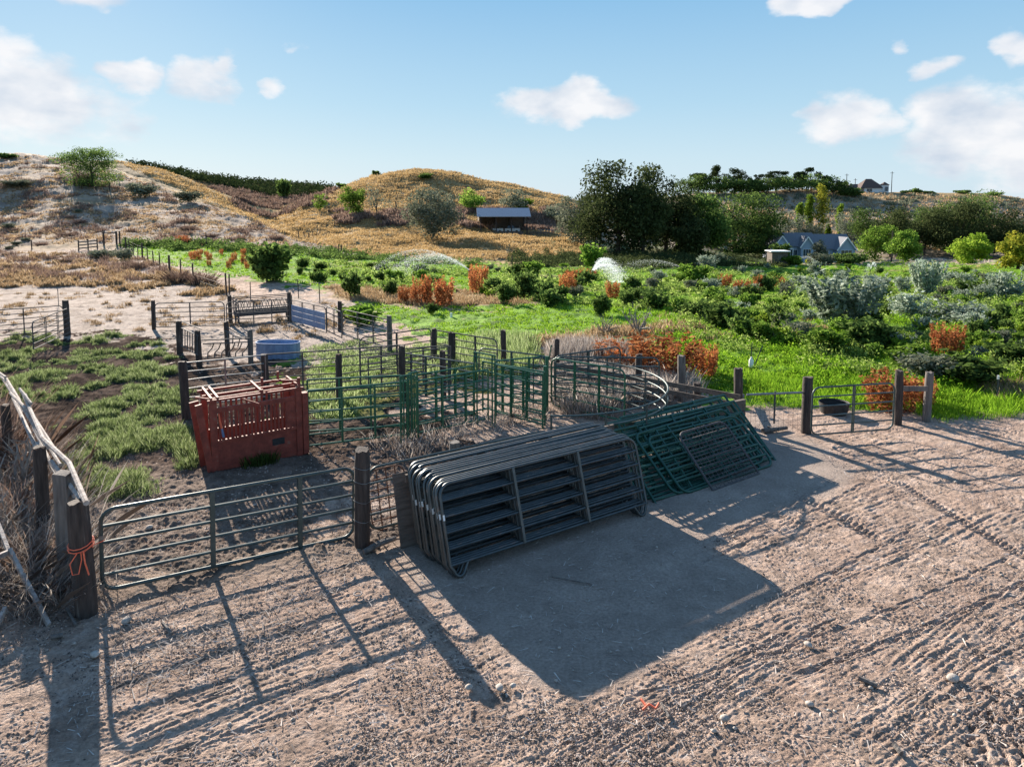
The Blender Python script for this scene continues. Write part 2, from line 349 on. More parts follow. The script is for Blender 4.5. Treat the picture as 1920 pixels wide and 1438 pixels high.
# ------------------------------------------------------------------ the ground
def ground_mesh():
    # rows: even in the picture near, logarithmic far;  columns: fan out from a point behind the camera
    yy = np.linspace(1500, 505, 720); dn = np.array([atd(0, y, 1).z for y in yy]); dn = -CH/(dn-CH)
    df = np.exp(np.linspace(math.log(dn[-1]), math.log(520), 330))[1:]
    d = np.concatenate([np.linspace(-60, -4, 8), np.linspace(-2, dn[0], 16)[:-1], dn, df, [650, 900, 1500, 2200, 3000]])
    uc = np.linspace(-.80, .80, 1080); k = np.linspace(1, 16, 34)**1.3; side = .80+(k-1)*.052
    u = np.concatenate([-side[::-1][:-1], uc, side[1:]])
    D, U = np.meshgrid(d, u, indexing='ij')
    X = U*(np.maximum(D, 0)+1.6); Y = D.copy()
    Z = gz0(X, Y)
    px, py = proj(X, Y, Z); front = Y > 6
    wob = fbm(X/2.3, Y/2.3, 21, 3)
    sc = np.clip((py-380), 8, 900)/300
    qx = px+fbm(X/1.7, Y/1.7, 31, 4, .6)*120*sc; qy = py+fbm(X/1.9, Y/1.9, 33, 4, .6)*45*sc
    W_ = {k: (inpoly(qx, qy, p) & front).astype(float) for k, p in POLY.items()}; W_['green'] *= (py < 772)
    sm = (inpoly(px+fbm(X/.8, Y/.8, 35)*30, py+fbm(X/.8, Y/.8, 36)*20, POLY['smooth']) & front).astype(float)
    sm = blur(blur(sm, 0, 12), 1, 12)
    near = 1-sst(40, 62, Y)
    # ---- displacement
    th = R(37); s = X*math.cos(th)+Y*math.sin(th); t = -X*math.sin(th)+Y*math.cos(th); t = t+.004*s*s
    soil = near*(1-W_['green'])*(1-W_['pale']*.3)
    yard = near*sst(-.2, .3, 1-W_['mud'])*(1-W_['green'])*(1-W_['pale'])
    A = 1-.88*sm
    ridg = fbm(s/1.9+.3*wob, (t+.12*wob)/.10, 41, 2)*.017+fbm(s/.4, (t+.1*wob)/.05, 43, 2)*.014
    streak = sst(-.25, .35, fbm(s/5, t/1.1, 47, 2))
    clod = fbm(X/.11+.5*wob, Y/.09, 51, 3, .75); c2 = fbm(X/.42, Y/.42, 55, 3, .55)
    pk = np.clip(fbm(X/.055, Y/.045, 58, 2, .7)-.05, 0, 1)*sst(-.2, .4, fbm(X/.9, Y/.9, 59, 2))
    dz = yard*A*(ridg*(.35+.9*streak)+c2*.010+clod*.012+pk*.036)+yard*fbm(X/1.9, Y/1.9, 61, 2)*.03
    mudm = np.clip(W_['mud']+W_['pen'], 0, 1)*near
    dz += mudm*(c2*.05+np.abs(fbm(X/.2, Y/.2, 57, 3, .6))*.07)
    dz += W_['pale']*near*(c2*.05+np.clip(fbm(X/.3, Y/.3, 59, 3), 0, 1)*.1)
    # wheel tracks across the yard
    def track(x0, y0, x1, y1, w, lug, bend, depth=.03):
        ax = at(x0, y0); bx = at(x1, y1); v = bx-ax; Ln = v.length; tx, ty = v.x/Ln, v.y/Ln
        a = (X-ax.x)*tx+(Y-ax.y)*ty; b = -(X-ax.x)*ty+(Y-ax.y)*tx+bend*np.sin(np.clip(a/Ln, 0, 1)*np.pi)
        m = np.exp(-(b/w)**4)*sst(-.3, .3, a)*(1-sst(Ln-.3, Ln+.3, a))
        l = np.sin(a/lug*2*np.pi+np.sign(b)*1.2+np.abs(b)/w*2.0)
        return m*depth*(l*.7-.5)+np.exp(-((np.abs(b)-w*1.15)/(.22*w))**2)*.5*depth*sst(-.3, .3, a)*(1-sst(Ln-.3, Ln+.3, a))
    dz += near*(track(1690,905,1990,1080,.14,.12,.1,.03)+track(1480,925,1640,1010,.16,.14,-.1,.03)+track(1290,1065,1620,905,.05,.5,.1,.02)+track(1180,1310,1960,1010,.045,.6,.2,.016)+track(900,1500,1560,1160,.045,.6,.15,.016)
          +track(1440,1130,1720,985,.05,.6,.05,.02)+track(1480,1270,1950,1075,.05,.5,.1,.024)+track(300,1420,700,1270,.06,.5,.1,.015)
          +track(1050,1400,1480,1180,.05,.5,.1,.02)+track(1340,1010,1560,900,.05,.5,.1,.02))
    tr = (inpoly(qx*.35+px*.65, qy*.35+py*.65, [(1725,1335),(1860,1330),(2050,1400),(2050,1520),(1860,1520),(1760,1420)]) | inpoly(qx*.2+px*.8, qy*.2+py*.8, [(1830,1280),(1870,1275),(2050,1330),(2050,1365),(1900,1330)])).astype(float)
    dz -= tr*.055*sst(.05, .3, pn(s/.11, t/.075, 64)); dz += tr*.02*sst(.1, .3, -pn(s/.11, t/.075, 64))
    # berm under the near gate
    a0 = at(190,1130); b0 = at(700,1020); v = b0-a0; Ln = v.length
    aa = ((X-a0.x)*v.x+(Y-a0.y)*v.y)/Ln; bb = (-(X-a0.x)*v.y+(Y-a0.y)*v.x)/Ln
    dz += .10*np.exp(-((bb-.25)/.4)**2)*sst(-.5, .6, aa)*(1-sst(Ln-.5, Ln+.3, aa))*(.6+.6*fbm(X/.9, Y/.9, 66, 2))
    g = W_['green']*sst(20, 26, Y)
    dz += g*(fbm(X/1.1, Y/1.1, 71, 3)*.16+np.abs(fbm(X/.4, Y/.4, 73, 2))*.10)*(1-sst(70, 130, Y)*.3)
    hill = sst(85, 105, Y)
    dz += hill*(np.abs(fbm(X/1.3, Y/2.0, 75, 3, .6))*.45+fbm(X/4, Y/4, 77, 2)*.3)*(1-g*.6)*(1-.7*sst(210, 330, Y))
    Z = Z+dz*(Y > 2)
    # ---- albedo of the ground cover
    def C(r, g_, b): return np.array([r, g_, b])[None, None, :]
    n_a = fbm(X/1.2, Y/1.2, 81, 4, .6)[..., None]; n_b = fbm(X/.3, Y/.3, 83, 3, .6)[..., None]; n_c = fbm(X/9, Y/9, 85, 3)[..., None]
    def mix(a, b, w): return a*(1-w)+b*w
    c = mix(C(.47,.345,.27), C(.38,.27,.21), sst(-.3, .3, n_a))
    c = mix(c, C(.54,.42,.35), sst(.1, .5, n_b)*.6)
    c = mix(c, C(.17,.125,.10), sst(.12, .45, -n_b-.3*n_a)*.55*(1-sm[..., None]*.5))  # dark speckle: shade between clods put into the soil colour, plus debris bits
    c = mix(c, C(.34,.28,.24), sm[..., None]*.8)
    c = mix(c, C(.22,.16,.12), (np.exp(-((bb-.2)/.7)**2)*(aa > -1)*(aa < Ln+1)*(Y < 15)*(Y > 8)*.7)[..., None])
    mud = mix(C(.052,.04,.034), C(.14,.105,.085), sst(-.2, .4, n_a+.5*n_b))
    c = mix(c, mud, (mudm*(1-sst(800, 920, py)*.35))[..., None])
    pale = mix(C(.37,.30,.255), C(.25,.195,.16), sst(-.15, .35, n_a+.3*n_b))
    c = mix(c, pale, W_['pale'][..., None])
    gr = mix(C(.11,.23,.014), C(.18,.33,.03), sst(-.3, .3, n_a))
    gr = mix(gr, C(.24,.2,.09), sst(.08, .35, n_c+.3*n_a)*.75*(1-W_['lush'][..., None]))
    gr = mix(gr, C(.045,.075,.015), sst(.15, .45, -n_a)*.6)
    c = mix(c, gr, np.clip(W_['green']+W_['pen']*.6, 0, 1)[..., None])
    c = mix(c, mix(C(.40,.32,.22), C(.24,.2,.1), sst(-.2, .3, n_a)), W_['strip'][..., None]*.85)
    # brown stubble strip
    st = inpoly(qx, qy, [(600,535),(820,540),(1010,552),(1000,572),(780,578),(660,566)])
    c = mix(c, C(.36,.25,.15), (st*.85)[..., None])
    # hills, chosen by depth and side
    h1 = mix(C(.40,.315,.25), C(.26,.20,.16), sst(-.25, .3, fbm(X/4, Y/6, 87, 4, .6)[..., None]))
    h1 = mix(h1, C(.36,.25,.13), sst(0, .4, fbm(X/11, Y/9, 88, 3)[..., None])*.6)
    gold = mix(C(.42,.295,.145), C(.30,.215,.115), sst(-.15, .3, fbm(X/9, Y/13, 89, 4, .6)[..., None]))
    gold = mix(gold, C(.17,.13,.08), sst(.12, .35, fbm(X/22, Y/24, 90, 3)[..., None])*.7)
    ridge = mix(C(.34,.285,.22), C(.21,.18,.135), sst(-.1, .25, fbm(X/9, Y/12, 91, 4, .6)[..., None]))
    ridge = mix(ridge, C(.40,.28,.13), (sst(1500, 1700, px)*sst(360, 385, Y))[..., None]*.7)
    pxw = px
    b1 = np.interp(Y, [95,130,150,185,205], [760,520,420,230,150])   # where the pale near hill ends, column by depth
    wl = (1-sst(-25, 25, pxw-b1))*(Y < 212)
    hc = mix(gold, h1, wl[..., None])
    hc = mix(hc, ridge, (sst(1050, 1180, px)*sst(120, 150, Y))[..., None])
    dk = C(.035,.05,.022)
    hc = mix(hc, dk, ((px < 660)*sst(345, 375, Y))[..., None])
    gul = sst(-13, -9, X/Y*100*.2)*0+(px < 640)*sst(256, 275, Y)*.85
    hc = mix(hc, C(.11,.085,.05), gul[..., None])
    greenfar = W_['green']*(Y < 240)
    hw = sst(86, 100, Y+4*wob)*(1-greenfar)
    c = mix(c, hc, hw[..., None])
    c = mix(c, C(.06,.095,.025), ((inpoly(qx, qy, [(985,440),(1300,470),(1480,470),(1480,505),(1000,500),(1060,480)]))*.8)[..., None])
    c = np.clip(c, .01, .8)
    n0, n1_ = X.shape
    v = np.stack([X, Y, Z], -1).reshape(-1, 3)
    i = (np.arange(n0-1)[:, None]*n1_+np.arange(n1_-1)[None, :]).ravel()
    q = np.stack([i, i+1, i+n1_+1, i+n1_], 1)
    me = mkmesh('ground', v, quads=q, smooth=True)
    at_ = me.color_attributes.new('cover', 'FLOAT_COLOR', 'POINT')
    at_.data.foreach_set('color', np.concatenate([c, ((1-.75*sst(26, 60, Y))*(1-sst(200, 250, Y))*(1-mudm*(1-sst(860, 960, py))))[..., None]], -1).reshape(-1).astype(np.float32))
    return me
def ground_mat():
    m, nt, p = newmat('soil_and_turf'); N = nt.nodes.new; L = nt.links.new
    a = N('ShaderNodeVertexColor'); a.layer_name = 'cover'
    g = N('ShaderNodeNewGeometry')
    n = N('ShaderNodeTexNoise'); n.inputs['Scale'].default_value = 22; n.inputs['Detail'].default_value = 5; n.inputs['Roughness'].default_value = .7; L(g.outputs['Position'], n.inputs['Vector'])
    n2 = N('ShaderNodeTexNoise'); n2.inputs['Scale'].default_value = 1.1; n2.inputs['Detail'].default_value = 8; n2.inputs['Roughness'].default_value = .65; L(g.outputs['Position'], n2.inputs['Vector'])
    mr = N('ShaderNodeMapRange'); mr.inputs[1].default_value = .3; mr.inputs[2].default_value = .7; mr.inputs[3].default_value = .68; mr.inputs[4].default_value = 1.25; L(n.outputs[0], mr.inputs[0])
    mr2 = N('ShaderNodeMapRange'); mr2.inputs[1].default_value = .3; mr2.inputs[2].default_value = .7; mr2.inputs[3].default_value = .78; mr2.inputs[4].default_value = 1.2; L(n2.outputs[0], mr2.inputs[0])
    ml = N('ShaderNodeMath'); ml.operation = 'MULTIPLY'; L(mr.outputs[0], ml.inputs[0]); L(mr2.outputs[0], ml.inputs[1])
    mm = N('ShaderNodeVectorMath'); mm.operation = 'SCALE'; L(a.outputs['Color'], mm.inputs[0]); L(ml.outputs[0], mm.inputs['Scale'])
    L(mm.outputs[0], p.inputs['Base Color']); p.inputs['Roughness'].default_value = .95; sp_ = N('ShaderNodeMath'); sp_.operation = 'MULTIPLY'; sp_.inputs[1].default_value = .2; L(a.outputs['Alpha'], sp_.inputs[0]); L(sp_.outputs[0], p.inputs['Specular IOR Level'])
    n3 = N('ShaderNodeTexNoise'); n3.inputs['Scale'].default_value = 38; n3.inputs['Detail'].default_value = 4; n3.inputs['Roughness'].default_value = .75; L(g.outputs['Position'], n3.inputs['Vector'])
    b = N('ShaderNodeBump'); b.inputs['Strength'].default_value = 1; b.inputs['Distance'].default_value = .030; L(n3.outputs[0], b.inputs['Height'])
    b2 = N('ShaderNodeBump'); b2.inputs['Strength'].default_value = 1; b2.inputs['Distance'].default_value = .025; L(n.outputs[0], b2.inputs['Height']); L(b.outputs[0], b2.inputs['Normal']); L(b2.outputs[0], p.inputs['Normal'])
    return m
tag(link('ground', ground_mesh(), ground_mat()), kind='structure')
# ------------------------------------------------------------------ plant meshes
def set_rnd(me, vals):
    a = me.attributes.new('rnd', 'FLOAT', 'FACE'); a.data.foreach_set('value', np.ascontiguousarray(vals, dtype=np.float32))
def leaves(P, size, name='foliage', flat=.0, elong=1.6, rnd=None):
    n = len(P); a = rng.normal(size=(n, 3)); a[:, 2] += flat*rng.random(n); a /= np.linalg.norm(a, axis=1)[:, None]
    b = rng.normal(size=(n, 3)); b -= (b*a).sum(1)[:, None]*a; b /= np.linalg.norm(b, axis=1)[:, None]; c = np.cross(a, b)
    s = (size*(.55+.9*rng.random(n)))[:, None]
    v = np.stack([P-b*s*elong*.5, P+c*s*.4-b*s*.05, P+b*s*elong*.5, P-c*s*.4+b*s*.05], 1).reshape(-1, 3)
    q = np.arange(4*n).reshape(n, 4)
    me = mkmesh(name, v, quads=q); set_rnd(me, rng.random(n) if rnd is None else rnd); return me
def blobpts(blobs, n, shell=.45):
    w = np.array([b[3]*b[4]*b[5] for b in blobs])**.75; w /= w.sum(); k = rng.choice(len(blobs), n, p=w)
    B = np.array(blobs)[k]; d = rng.normal(size=(n, 3)); d /= np.linalg.norm(d, axis=1)[:, None]
    r = rng.random(n)**shell
    r = r*(1+.25*pn(d[:, 0]*2.2+k, d[:, 1]*2.2+d[:, 2]*2.2, 3))
    return B[:, :3]+d*r[:, None]*B[:, 3:6]
def blades(P, h, w, spread=.35, lean=.5, n=8, seg=1, name='blades'):
    """n tapering blades around each point"""
    P = np.repeat(P, n, 0); h = np.repeat(np.broadcast_to(h, (len(P)//n,)), n); w = np.repeat(np.broadcast_to(w, (len(P)//n,)), n)
    m = len(P); an = rng.random(m)*2*np.pi; rr = np.sqrt(rng.random(m))*spread*h
    base = P+np.stack([np.cos(an)*rr, np.sin(an)*rr, np.zeros(m)], 1)
    hh = h*(.55+.6*rng.random(m)); le = lean*hh*(.3+rng.random(m)); a2 = an+rng.normal(size=m)*.7
    tip = base+np.stack([np.cos(a2)*le, np.sin(a2)*le, hh], 1)
    mid = base*.45+tip*.55; mid[:, 2] += .12*hh
    sd_ = np.stack([-np.sin(an*3+a2), np.cos(an*3+a2), np.zeros(m)], 1)*(w*(.6+.8*rng.random(m)))[:, None]*.5
    v = np.stack([base-sd_, base+sd_, mid+sd_*.9, tip, mid-sd_*.9], 1).reshape(-1, 3)
    i = np.arange(m)*5
    q = np.concatenate([np.stack([i, i+1, i+2, i+4], 1)]); t = np.stack([i+4, i+2, i+3, i+3], 1)
    # one quad and one tri per blade, stored as a 5-gon
    me = mkmesh(name, v, quads=np.stack([i, i+1, i+2, i+3, i+4], 1)); set_rnd(me, rng.random(m)); return me
def scatter(poly, n, dmin=8, dmax=400, even='img', noise=None):
    """points on the terrain inside an outline"""
    xs = [p[0] for p in poly]; ys = [p[1] for p in poly]; out = []
    px = rng.uniform(min(xs), max(xs), n*4); py = rng.uniform(min(ys), max(ys), n*4)
    k = inpoly(px, py, poly); px, py = px[k], py[k]
    r = np.stack([px-CX, F*cp-(py-CY)*sp, -F*sp-(py-CY)*cp], 1)
    ds = np.exp(np.linspace(math.log(6.4), math.log(560), 300)); hit = np.full(len(px), -1.0); live = np.arange(len(px))
    for d in ds:
        t = d/r[live, 1]; z = CH+r[live, 2]*t; x = r[live, 0]*t
        c_ = np.nonzero(z < 32)[0] if d > 40 else np.nonzero(z < 1.5)[0]
        if not len(c_): continue
        m = z[c_] <= gz0(x[c_], np.full(len(c_), d)); hit[live[c_[m]]] = d
        live = np.delete(live, c_[m])
        if not len(live): break
    ok = (hit > dmin) & (hit < dmax); hit = hit[ok]*(1+(rng.random(ok.sum())-.5)*.018); x = r[ok, 0]/r[ok, 1]*hit
    P = np.stack([x, hit, gz0(x, hit)], 1)
    if noise is not None: P = P[noise(P)]
    return P[:n]
def stuff(name, me, mat, label, cat): return tag(link(name, me, mat), label, cat, kind='stuff')
def domes(P, rad, H, per, w, lean=.55, name='blades'):
    """rounded clumps: blades tall in the middle, short at the rim"""
    n = len(P); k = np.repeat(np.arange(n), per); m = len(k); a = rng.random(m)*6.283; q = np.sqrt(rng.random(m))
    wob_ = 1+.35*np.sin(a*3+k)+.2*np.sin(a*5+k*2.3)
    rr = np.broadcast_to(rad, (n,))[k]*q*wob_; Q = P[k]+np.stack([np.cos(a)*rr, np.sin(a)*rr*.85, np.zeros(m)], 1)
    h = np.broadcast_to(H, (n,))[k]*(1-.75*q*q)*(.6+.6*rng.random(m))
    Q[:, 2] += h*.25*(rng.random(m))
    return blades(Q, h, np.broadcast_to(w, (n,))[k], .2, lean, 1, name=name)
def leafdomes(P, rad, H, per, size, name='leaves'):
    n = len(P); k = np.repeat(np.arange(n), per); m = len(k); d = rng.normal(size=(m, 3)); d /= np.linalg.norm(d, axis=1)[:, None]; d[:, 2] = np.abs(d[:, 2])
    q = rng.random(m)**.4; R_ = np.broadcast_to(rad, (n,))[k]; H_ = np.broadcast_to(H, (n,))[k]
    return leaves(P[k]+d*q[:, None]*np.stack([R_, R_, H_], 1), np.broadcast_to(size, (n,))[k], name, elong=1.9)
# -- grass of the pasture
G = POLY['green']
def notdry(P):
    a, b = proj(P[:, 0], P[:, 1], P[:, 2]); a = a+fbm(P[:, 0]/1.5, P[:, 1]/1.5, 61, 3)*60; b = b+fbm(P[:, 0]/1.5, P[:, 1]/1.5, 62, 3)*18
    k = inpoly(a, b, POLY['strip']) | inpoly(a, b, [(600,535),(820,540),(1010,552),(1000,572),(780,578),(660,566)]) | inpoly(a, b, [(1480,590),(1560,592),(1560,606),(1470,604)])
    return ~k & (fbm(P[:, 0]/5, P[:, 1]/5, 63, 3) > -.22)
P = scatter(G, 26000, 21, 190, noise=notdry); d = P[:, 1]
stuff('pasture_grass', blades(P, .07+.0016*d, .010+.0007*d, .9, .7, 7), M['b_lawn'], 'bright green irrigated grass covering the pasture', 'grass')
P = scatter([(1120,560),(1500,560),(2000,560),(2300,600),(2300,765),(1700,755),(1400,725),(1300,690),(1180,655)], 1500, 21, 90, noise=lambda P: fbm(P[:, 0]/3, P[:, 1]/3, 12, 3) > .05)
n_ = len(P); rd = .18+.3*rng.random(n_)**2
stuff('green_weeds', leafdomes(P, rd, rd*(.7+.9*rng.random(n_)), 60, .04+.0006*P[:, 1]), M['b_green'], 'leafy green weed clumps in the lower right of the pasture', 'weeds')
P = scatter([(560,490),(720,498),(960,506),(1300,505),(1500,510),(2300,515),(2300,640),(1700,640),(1300,590),(960,565),(700,548)], 2300, 40, 190, noise=lambda P: fbm(P[:, 0]/5, P[:, 1]/7, 27, 3) > -.04); n_ = len(P)
rd = .3+.6*rng.random(n_)**2
stuff('pasture_brush', leafdomes(P, rd, rd*(.5+.8*rng.random(n_)), 46, .05+.0011*P[:, 1]), M['b_brush'], 'mixed yellow green and olive weeds merging over the far pasture', 'weeds')
P = scatter([(1230,575),(1900,560),(2300,600),(2300,760),(1750,730),(1450,690),(1300,640)], 700, 24, 90, noise=lambda P: fbm(P[:, 0]/4, P[:, 1]/4, 28, 3) > .0); n_ = len(P)
rd = .25+.4*rng.random(n_)**2
stuff('olive_weeds', leafdomes(P, rd, rd*(.7+.9*rng.random(n_)), 90, .045+.0006*P[:, 1]), M['b_brush'], 'olive green weed clumps between the shrubs at right', 'weeds')
P = scatter([(1120,560),(2000,560),(2300,765),(1700,760),(1300,700)], 2600, 21, 60)
stuff('pasture_tufts', domes(P, .16+.16*rng.random(len(P)), .16+.16*rng.random(len(P)), 24, .014), M['b_green'], 'short bright tufts in the near part of the pasture', 'grass')
P = scatter([(1400,715),(1900,745),(2300,700),(2300,770),(1890,785),(1760,790),(1690,770),(1400,765)], 1500, 18, 60)
stuff('verge_grass', domes(P, .22, .15+.22*rng.random(len(P)), 30, .010), M['b_green'], 'rough grass verge behind the fence at the edge of the yard', 'grass')
P = scatter([(1820,725),(2200,715),(2200,760),(1860,752)], 500, 18, 60)
stuff('dry_verge_grass', domes(P, .25, .35, 26, .012), M['b_straw'], 'dry straw coloured grass at the far right edge of the yard', 'grass')
P = np.concatenate([scatter(POLY['strip'], 170, 20, 90), scatter([(600,540),(820,545),(1010,555),(1000,572),(780,578),(660,566)], 500, 20, 100), scatter([(1250,575),(1900,640),(1200,650)], 90, 20, 100)]); n_ = len(P)
stuff('dry_strip_grass', domes(P, .3+.3*rng.random(n_), .2+.25*rng.random(n_), 46, .03), M['b_straw'], 'pale dry grass in streaks across the green pasture', 'grass')
# -- pen weeds
wp = [(-200,628),(310,628),(345,700),(350,830),(300,870),(260,930),(190,945),(130,880),(60,760),(-200,690)]
def wn(P): return fbm(P[:, 0]/1.7, P[:, 1]/1.5, 14, 3, .6)+.10*sst(14, 20, P[:, 1])-.12*np.clip((P[:, 0]+9)/-6, 0, 1) > .06
P = scatter(wp, 620, 10.5, 40, noise=wn); n_ = len(P)
stuff('pen_weeds', domes(P, .16+.3*rng.random(n_)**2, .09+.22*rng.random(n_)**1.6, 330, .005+.0003*P[:, 1], .6), M['b_weed'], 'clumps of grey green weeds over the dark soil of the left pen', 'weeds')
P = scatter([(570,700),(760,650),(900,640),(930,660),(780,700),(640,790),(580,790)], 240, 10, 40)
stuff('corral_grass', domes(P, .3, .2, 80, .015), M['b_weed'], 'green grass growing inside the corral behind the red chute', 'grass')
P = scatter([(570,655),(700,640),(720,670),(570,690),(560,670)], 90, 10, 40)
stuff('tank_grass', domes(P, .3, .16, 70, .016), M['b_weed'], 'patchy green grass beside the stock tank', 'grass')
P = scatter([(900,640),(1000,640),(1000,700),(870,720),(790,720)], 420, 10, 36)
stuff('tall_pen_weeds', blades(P, .6, .016, .5, .35, 16), M['b_weed'], 'tall green weeds behind the green corral panels', 'weeds')
P = scatter([(1040,700),(1180,700),(1270,715),(1300,745),(1200,765),(1080,790),(1040,760)], 560, 10, 36)
stuff('dead_weeds', blades(P, .5+.25*rng.random(len(P)), .014, .6, .55, 26), M['b_grey'], 'pale dead weeds filling the round crowding pen', 'weeds')
P = scatter([(1040,670),(1190,680),(1190,700),(1040,700)], 420, 10, 36)
stuff('dead_grass', blades(P, .9, .016, .4, .25, 26), M['b_grey'], 'tall dead grey grass at the back of the round crowding pen', 'weeds')
P = scatter([(690,840),(860,800),(1000,760),(1030,790),(900,820),(760,870)], 70, 10, 36)
stuff('dry_stalks', blades(P, .35, .012, .7, .8, 14), M['b_grey'], 'dry bleached stalks on the soil between the panels and the stack', 'weeds')
# -- straw tufts on the pale ground and the hills
P = scatter([(-300,468),(240,480),(440,545),(400,560),(200,545),(-300,545)], 1500, 20, 120, noise=lambda P: fbm(P[:, 0]/3.2, P[:, 1]/4.5, 16, 3, .6) > .02); n_ = len(P)
stuff('straw_tufts', domes(P, .25+.5*rng.random(n_)**2, .22+.3*rng.random(n_), 60, .02+.0006*P[:, 1]), M['b_straw'], 'straw coloured grass tufts on the pale ground at the foot of the hill', 'grass')
P = scatter([(-300,545),(440,545),(640,570),(690,610),(560,650),(420,610),(300,625),(-300,600)], 260, 20, 100, noise=lambda P: fbm(P[:, 0]/2, P[:, 1]/2, 17, 3, .6) > .1); n_ = len(P)
stuff('gold_tufts', domes(P, .2+.3*rng.random(n_)**2, .14+.16*rng.random(n_), 60, .022), M['b_straw'], 'sparse golden tufts on the bare pale ground beyond the pens', 'grass')
P = scatter([(-300,468),(240,480),(440,545),(300,530),(-300,520)], 300, 20, 120, noise=lambda P: fbm(P[:, 0]/4, P[:, 1]/5, 18, 3, .6) > .12); n_ = len(P)
stuff('pink_brush', domes(P, .5+.5*rng.random(n_), .45+.4*rng.random(n_), 90, .03), M['b_pink'], 'pinkish brown dry brush among the straw tufts', 'brush')
P = scatter([(-300,290),(70,292),(200,318),(380,378),(520,430),(640,466),(760,482),(240,456),(-300,470)], 6500, 60, 215, noise=lambda P: fbm(P[:, 0]/6, P[:, 1]/9, 13, 3, .6) > -.1); n_ = len(P)
d = P[:, 1]
stuff('hill_grass', domes(P, .5+.8*rng.random(n_)**2, .18+.3*rng.random(n_), 22, .04+.0005*d), M['b_straw'], 'pale dry grass covering the hillside at left', 'grass')
P = scatter([(-300,300),(70,300),(200,325),(380,385),(520,435),(640,470),(240,456),(-300,470)], 800, 60, 215, noise=lambda P: fbm(P[:, 0]/6, P[:, 1]/7, 19, 3) > .09); n_ = len(P)
stuff('hill_brush', domes(P, .6+.9*rng.random(n_), .4+.5*rng.random(n_), 60, .08), M['b_pink'], 'low brown brush in patches over the hillside at left', 'brush')
P = scatter([(210,302),(300,318),(400,360),(500,410),(560,390),(700,325),(780,312),(860,320),(1060,370),(1100,400),(1090,480),(960,490),(700,482),(560,455)], 15000, 100, 300)
d = P[:, 1]
stuff('golden_hill_grass', blades(P, .35+.001*d, .07+.0003*d, 1.3, .8, 9), M['b_gold'], 'golden dry grass covering the rounded hill in the middle', 'grass')
P = scatter([(430,343),(640,352),(610,380),(545,402),(500,412),(450,395),(395,352)], 1100, 200, 460, noise=lambda P: fbm(P[:, 0]/14, P[:, 1]/16, 26, 3) > -.12); n_ = len(P)
stuff('gully_scrub', domes(P, 1.2+1.6*rng.random(n_), .7+1.2*rng.random(n_), 26, .28), M['b_pink'], 'brown scrub filling the gully between the hills', 'brush')
P = scatter([(620,400),(1080,395),(1080,440),(760,425),(640,430)], 1500, 150, 240, noise=lambda P: fbm(P[:, 0]/6, P[:, 1]/8, 20, 3) > .0)
stuff('hill_scrub', blades(P, 1.4, .3, .8, .5, 12), M['b_pink'], 'grey brown scrub along the foot of the rounded hill', 'brush')
P = scatter([(1300,365),(1500,357),(1920,372),(2300,380),(2300,470),(1300,470)], 4200, 220, 450)
stuff('ridge_grass', blades(P, 1.0, .35, 1.0, .6, 7), M['b_straw'], 'dry grass on the bluff behind the houses', 'grass')
P = scatter([(1300,365),(1500,362),(1920,378),(2300,380),(2300,470),(1300,470)], 900, 220, 450, noise=lambda P: fbm(P[:, 0]/16, P[:, 1]/16, 22, 3) > .08)
stuff('ridge_sagebrush', blades(P, 1.8, .5, .8, .6, 16), M['l_sage'], 'dark sagebrush scattered over the bluff behind the houses', 'sagebrush')
P = scatter([(205,296),(420,326),(560,344),(650,348),(650,362),(520,372),(430,352),(300,326),(215,310)], 2200, 330, 560)
P = P+np.array([0, 0, 1.0]); n_ = len(P)
Q = np.repeat(P, 10, 0)+rng.normal(size=(n_*10, 3))*np.array([1.6, 1.6, 1.0])
stuff('mesa_orchard', leaves(Q, .9), M['l_pine'], 'dark band of bushes along the top of the far mesa', 'bushes')
# -- far meadow scrub at foot of the big trees
P = scatter([(960,480),(1130,480),(1300,478),(1480,480),(1480,500),(1200,505),(960,500)], 700, 90, 200, noise=lambda P: fbm(P[:, 0]/5, P[:, 1]/5, 25, 3) > -.15); n_ = len(P)
stuff('ditch_scrub', leafdomes(P, .7+.9*rng.random(n_), .4+1.2*rng.random(n_)**2, 80, .17), M['l_black'], 'dark green brush along the ditch below the big trees', 'brush')
P = scatter([(230,455),(420,458),(640,474),(760,482),(900,490),(900,500),(640,488),(400,470),(240,470)], 420, 70, 140, noise=lambda P: fbm(P[:, 0]/4, P[:, 1]/4, 24, 3) > -.12); n_ = len(P)
stuff('ditch_brush', leafdomes(P, .7+.7*rng.random(n_), .4+1.0*rng.random(n_)**2, 70, .16), M['l_dark'], 'dark green brush line where the pasture meets the hill at left', 'brush')
# -- litter and pebbles in the yard
def flatbits(poly, n, ln, wd, name, mat, label, cat, zoff=.03):
    P = scatter(poly, n, 7, 40); m = len(P); P[:, 2] += zoff; a = rng.random(m)*2*np.pi
    dr = np.stack([np.cos(a), np.sin(a), rng.normal(size=m)*.15], 1); sd_ = np.stack([-np.sin(a), np.cos(a), rng.normal(size=m)*.3], 1)
    l = ln*(.4+1.2*rng.random(m))[:, None]; w = wd*(.6+.8*rng.random(m))[:, None]
    v = np.stack([P-dr*l-sd_*w, P+dr*l-sd_*w*.4, P+dr*l*1.05+sd_*w*.4, P-dr*l*.9+sd_*w], 1).reshape(-1, 3)
    me = mkmesh(name, v, quads=np.arange(4*m).reshape(m, 4)); set_rnd(me, rng.random(m)); return stuff(name, me, mat, label, cat)
yp = [(-100,1130),(700,1040),(1150,1000),(1500,860),(1950,860),(1950,1450),(-100,1450)]
flatbits(yp, 2600, .05, .006, 'straw_litter', M['b_grey'], 'bits of straw and chaff strewn over the yard', 'litter')
